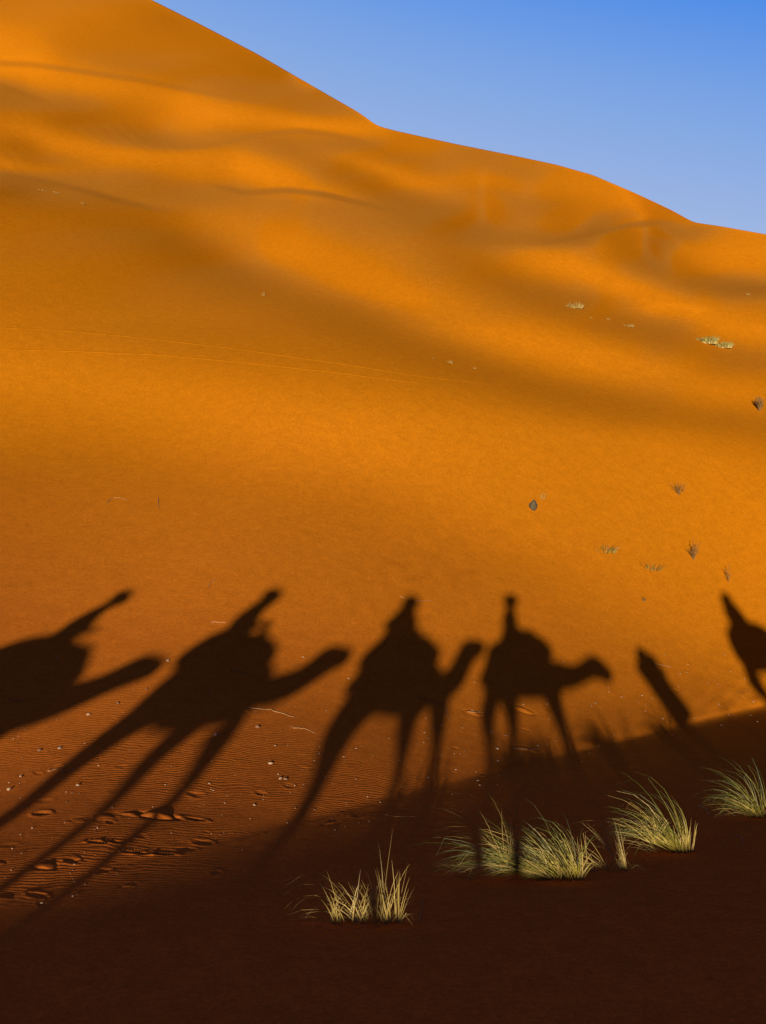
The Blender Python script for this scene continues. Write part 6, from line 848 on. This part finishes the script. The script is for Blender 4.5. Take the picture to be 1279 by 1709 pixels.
def legs(rear, front, r=(.17, .115, .056, .043, .065), thick=1.0):
    out = []
    for att, L_ in ((0, rear), (-1, front)):
        for (dy, (xa, xb, xc)) in L_:
            f = thick if att == 0 else 1.0; hk = .07 if att == 0 else -.02
            out.append((att, dy, [(xa, .98, r[0] * f), (xb - hk * .6, .56, r[1] * f), (xb * .4 + xc * .6, .28, r[2] * f), (xc, G + .10, r[3] * f), (xc + .04, G + .04, r[4])]))
    return out
CAMELS = [
 dict(torso=[(-8.95, 1.25, .30), (-8.35, 1.30, .36), (-7.62, 1.2, .30)], neck=[(-7.3, 1.12, .2), (-6.98, 1.2, .13), (-6.66, 1.40, .10), (-6.38, 1.62, .115), (-6.14, 1.60, .07)],
      legs=legs([(-.17, (-8.95, -9.05, -9.0)), (.17, (-8.9, -8.8, -8.7))], [(-.15, (-7.7, -7.75, -7.8)), (.15, (-7.6, -7.5, -7.35))]),
      load=[(-9.6,1.1),(-9.2,1.55),(-8.8,1.72),(-8.45,1.95),(-8.3,2.15),(-8.0,2.1),(-7.85,1.98),(-7.6,1.95),(-7.38,1.78),(-7.2,1.5),(-7.25,1.2),(-7.5,.95),(-8.5,.85),(-9.3,.9)], rug=[(-9.15, 1.5, .22), (-8.85, 1.75, .24), (-8.52, 1.95, .22), (-8.1, 1.82, .25), (-7.65, 1.70, .24), (-7.38, 1.6, .20)], grip=(-7.7, 1.8, -7.55, 1.92), bag=(-8.3, 1.3, .2),
      hip=(-8.28, 1.98), chest=(-8.1, 2.42), head=(-7.80, 2.86), hand=(-7.75, 2.2), w=.95, cloak=.18),
 dict(torso=[(-5.65, 1.22, .27), (-5.1, 1.30, .34), (-4.5, 1.25, .29)], neck=[(-4.2, 1.22, .19), (-3.92, 1.24, .13), (-3.65, 1.42, .10), (-3.43, 1.71, .115), (-3.19, 1.68, .07)],
      legs=legs([(-.16, (-5.72, -5.85, -5.86)), (.16, (-5.7, -5.83, -5.72))], [(-.14, (-4.85, -4.98, -4.72)), (.14, (-4.38, -4.28, -4.12))], thick=1.25),
      load=[(-5.85,1.15),(-5.78,1.45),(-5.62,1.75),(-5.42,2.05),(-5.28,2.25),(-5.05,2.15),(-4.88,2.0),(-4.7,2.16),(-4.58,2.02),(-4.45,1.75),(-4.25,1.55),(-4.15,1.25),(-4.25,1.0),(-4.65,.86),(-5.2,.8),(-5.5,.9)], rug=[(-5.78, 1.50, .20), (-5.62, 1.80, .22), (-5.42, 2.08, .20), (-5.05, 1.90, .24), (-4.70, 1.88, .22), (-4.38, 1.58, .22)], grip=(-4.72, 1.95, -4.78, 2.36), bag=(-5.1, 1.3, .18),
      hip=(-5.28, 2.02), chest=(-5.18, 2.42), head=(-4.95, 2.90), hand=(-4.85, 2.3), w=.92, cloak=.21, nw=1.15),
 dict(torso=[(-2.55, 1.12, .29), (-2.05, 1.20, .35), (-1.5, 1.14, .29)], neck=[(-1.28, 1.08, .19), (-1.1, 1.18, .13), (-.99, 1.42, .10), (-.88, 1.76, .115), (-.64, 1.74, .07)],
      legs=legs([(-.16, (-2.62, -2.72, -2.6)), (.16, (-2.64, -2.74, -2.56))], [(-.14, (-1.85, -1.76, -1.6)), (.14, (-1.3, -1.24, -1.12))], thick=1.45),
      load=[(-2.95,1.1),(-2.88,1.30),(-2.7,1.72),(-2.52,2.05),(-2.2,2.15),(-1.95,2.02),(-1.65,1.68),(-1.35,1.38),(-1.25,1.05),(-1.3,.88),(-1.8,.74),(-2.25,.78),(-2.6,.9)], rug=[(-2.80, 1.36, .20), (-2.62, 1.66, .22), (-2.40, 1.92, .22), (-2.1, 1.85, .24), (-1.78, 1.76, .22), (-1.48, 1.46, .22)], grip=(-1.8, 1.85, -1.75, 1.98), bag=(-2.05, 1.22, .2),
      hip=(-2.32, 1.95), chest=(-2.3, 2.3), head=(-2.21, 2.76), hand=(-1.95, 2.12), w=1.25, cloak=.28, nw=.95, pack=(-2.52, 2.28, .13), packlabel='the second rider from the left of the photographer'),
 dict(torso=[(-.28, 1.22, .29), (.25, 1.28, .36), (.82, 1.22, .30)], neck=[(1.08, 1.12, .19), (1.36, 1.09, .13), (1.62, 1.14, .105), (1.88, 1.29, .115), (2.02, 1.22, .10), (2.24, 1.06, .06)],
      legs=legs([(-.16, (-.38, -.38, -.29)), (.16, (-.05, .12, .10))], [(-.14, (.85, .90, 1.06)), (.14, (.88, .97, 1.16))]),
      load=[(-.6,1.1),(-.55,1.3),(-.43,1.72),(-.25,1.86),(-.08,1.98),(.14,2.0),(.26,2.02),(.5,2.1),(.66,1.86),(.8,1.6),(1.05,1.34),(1.1,1.1),(1.02,.9),(.8,.78),(.3,.8),(-.3,.88)], rug=[(-.42, 1.46, .19), (-.28, 1.68, .19), (.10, 1.70, .20), (.48, 1.88, .20), (.70, 1.68, .20), (.90, 1.40, .20)], grip=(.45, 1.9, .46, 2.06), bag=(.25, 1.3, .2),
      hip=(0, 1.95), chest=(-.01, 2.33), head=(.01, 2.80), hand=(.16, 2.12), w=.82, cloak=.17, nw=.85),
 dict(torso=[(6.42, 1.38, .30), (7.0, 1.36, .36), (7.62, 1.28, .30)], neck=[(7.95, 1.2, .19), (8.25, 1.2, .13), (8.5, 1.35, .10), (8.75, 1.6, .115), (9.0, 1.55, .07)],
      legs=legs([(-.16, (6.32, 6.36, 6.65)), (.16, (6.42, 6.55, 6.8))], [(-.14, (7.6, 7.7, 7.8)), (.14, (7.7, 7.6, 7.5))]),
      load=[(6.1,1.2),(6.0,1.5),(5.98,1.85),(6.15,2.1),(6.4,2.2),(6.8,2.1),(7.2,1.9),(7.5,1.7),(7.7,1.3),(7.5,.95),(6.9,.85),(6.35,.9)], rug=[(6.22, 1.60, .22), (6.38, 1.85, .22), (6.75, 1.95, .26), (7.1, 1.85, .25), (7.5, 1.55, .22)], grip=(7.1, 1.9, 7.15, 2.05), bag=(6.95, 1.4, .2),
      hip=(6.55, 1.98), chest=(6.42, 2.36), head=(6.25, 2.88), hand=(6.75, 2.15), w=.85, cloak=.30, nw=1.1),
]
CL = ['last camel of the file, its low stretched neck shadow crossing the left edge', 'second camel from the back, whose long leg shadows reach the lower left corner',
      'middle camel of the file, head held up behind the next camel', 'camel ridden by the photographer, its shadow whole with neck stretched low',
      'leading camel whose shadow is cut by the right edge']
RL = ['rider on the last camel, leaning forward, in a blue robe', 'rider on the second camel from the back, in a pale robe and orange turban', 'broad rider with a backpack on the middle camel',
      'slim upright rider on the photographer\'s own camel', 'rider on the leading camel at the right, leaning back']
for k, c in enumerate(CAMELS):
    camel(c, CL[k], M_COAT if k % 2 else M_COAT2)
    rider(c, RL[k], ROBES[k], M_TURB[(k * 2) % 3])
# the guide on foot, leaning on his rope
base = P3(3.6, G)
root = empty('person', base); tag(root, 'guide on foot in a long hooded robe between the two front camels', 'person')
gd = lambda x, z, y: P3(x, z, y)
n = [gd(3.55, .78, 0) + (.13,), gd(3.42, 1.08, 0) + (.14,), gd(3.33, 1.27, 0) + (.06,), gd(3.25, 1.44, 0) + (.1,), gd(3.22, 1.54, 0) + (.1,),
     gd(3.4, 1.16, .2) + (.05,), gd(3.6, 1.0, .24) + (.042,), gd(3.8, 1.1, .16) + (.03,), gd(3.4, 1.16, -.2) + (.05,), gd(3.6, .98, -.24) + (.042,), gd(3.82, 1.05, -.1) + (.03,),
     gd(3.66, .42, .1) + (.07,), gd(3.78, G + .06, .1) + (.05,), gd(3.9, G + .03, .1) + (.04,), gd(3.74, .42, -.1) + (.07,), gd(3.95, G + .06, -.1) + (.05,), gd(4.06, G + .03, -.1) + (.04,)]
skin_obj('body', n, [(0, 1), (1, 2), (2, 3), (3, 4), (1, 5), (5, 6), (6, 7), (1, 8), (8, 9), (9, 10), (0, 11), (11, 12), (12, 13), (0, 14), (14, 15), (15, 16)], M_SKIN, root, 2, 0, base)
n = [gd(3.24, 1.42, 0) + (.27,), gd(3.34, 1.2, 0) + (.28,), gd(3.46, .95, 0) + (.24,), gd(3.62, .6, 0) + (.23,), gd(3.84, .18, 0) + (.26,), gd(3.9, .02, 0) + (.24,)]
skin_obj('robe', n, [(0, 1), (1, 2), (2, 3), (3, 4), (4, 5)], ROBES[0], root, 2, 0, base)
n = [gd(3.22, 1.52, 0) + (.13,), gd(3.28, 1.38, 0) + (.13,)]
wrap('hood', gd(3.24, 1.44, 0), (.16, .16, .19), ROBES[0], root, base)
# two sparse dry bushes on the crest, whose faint shadows fall beside the guide's
for (bx, bz, lb) in ((2.35, .6, 'sparse dry bush on the crest between the photographer\'s camel and the guide'), (5.1, .62, 'sparse dry bush on the crest between the guide and the leading camel')):
    p = P3(bx, G); shrub(0, 0, 22, 75, 4, lb, 'bush', 'dry_bush', loc=Vector((p[0], p[1], -.13)), m=.01, thick=1.1, group='dry bushes on the crest')
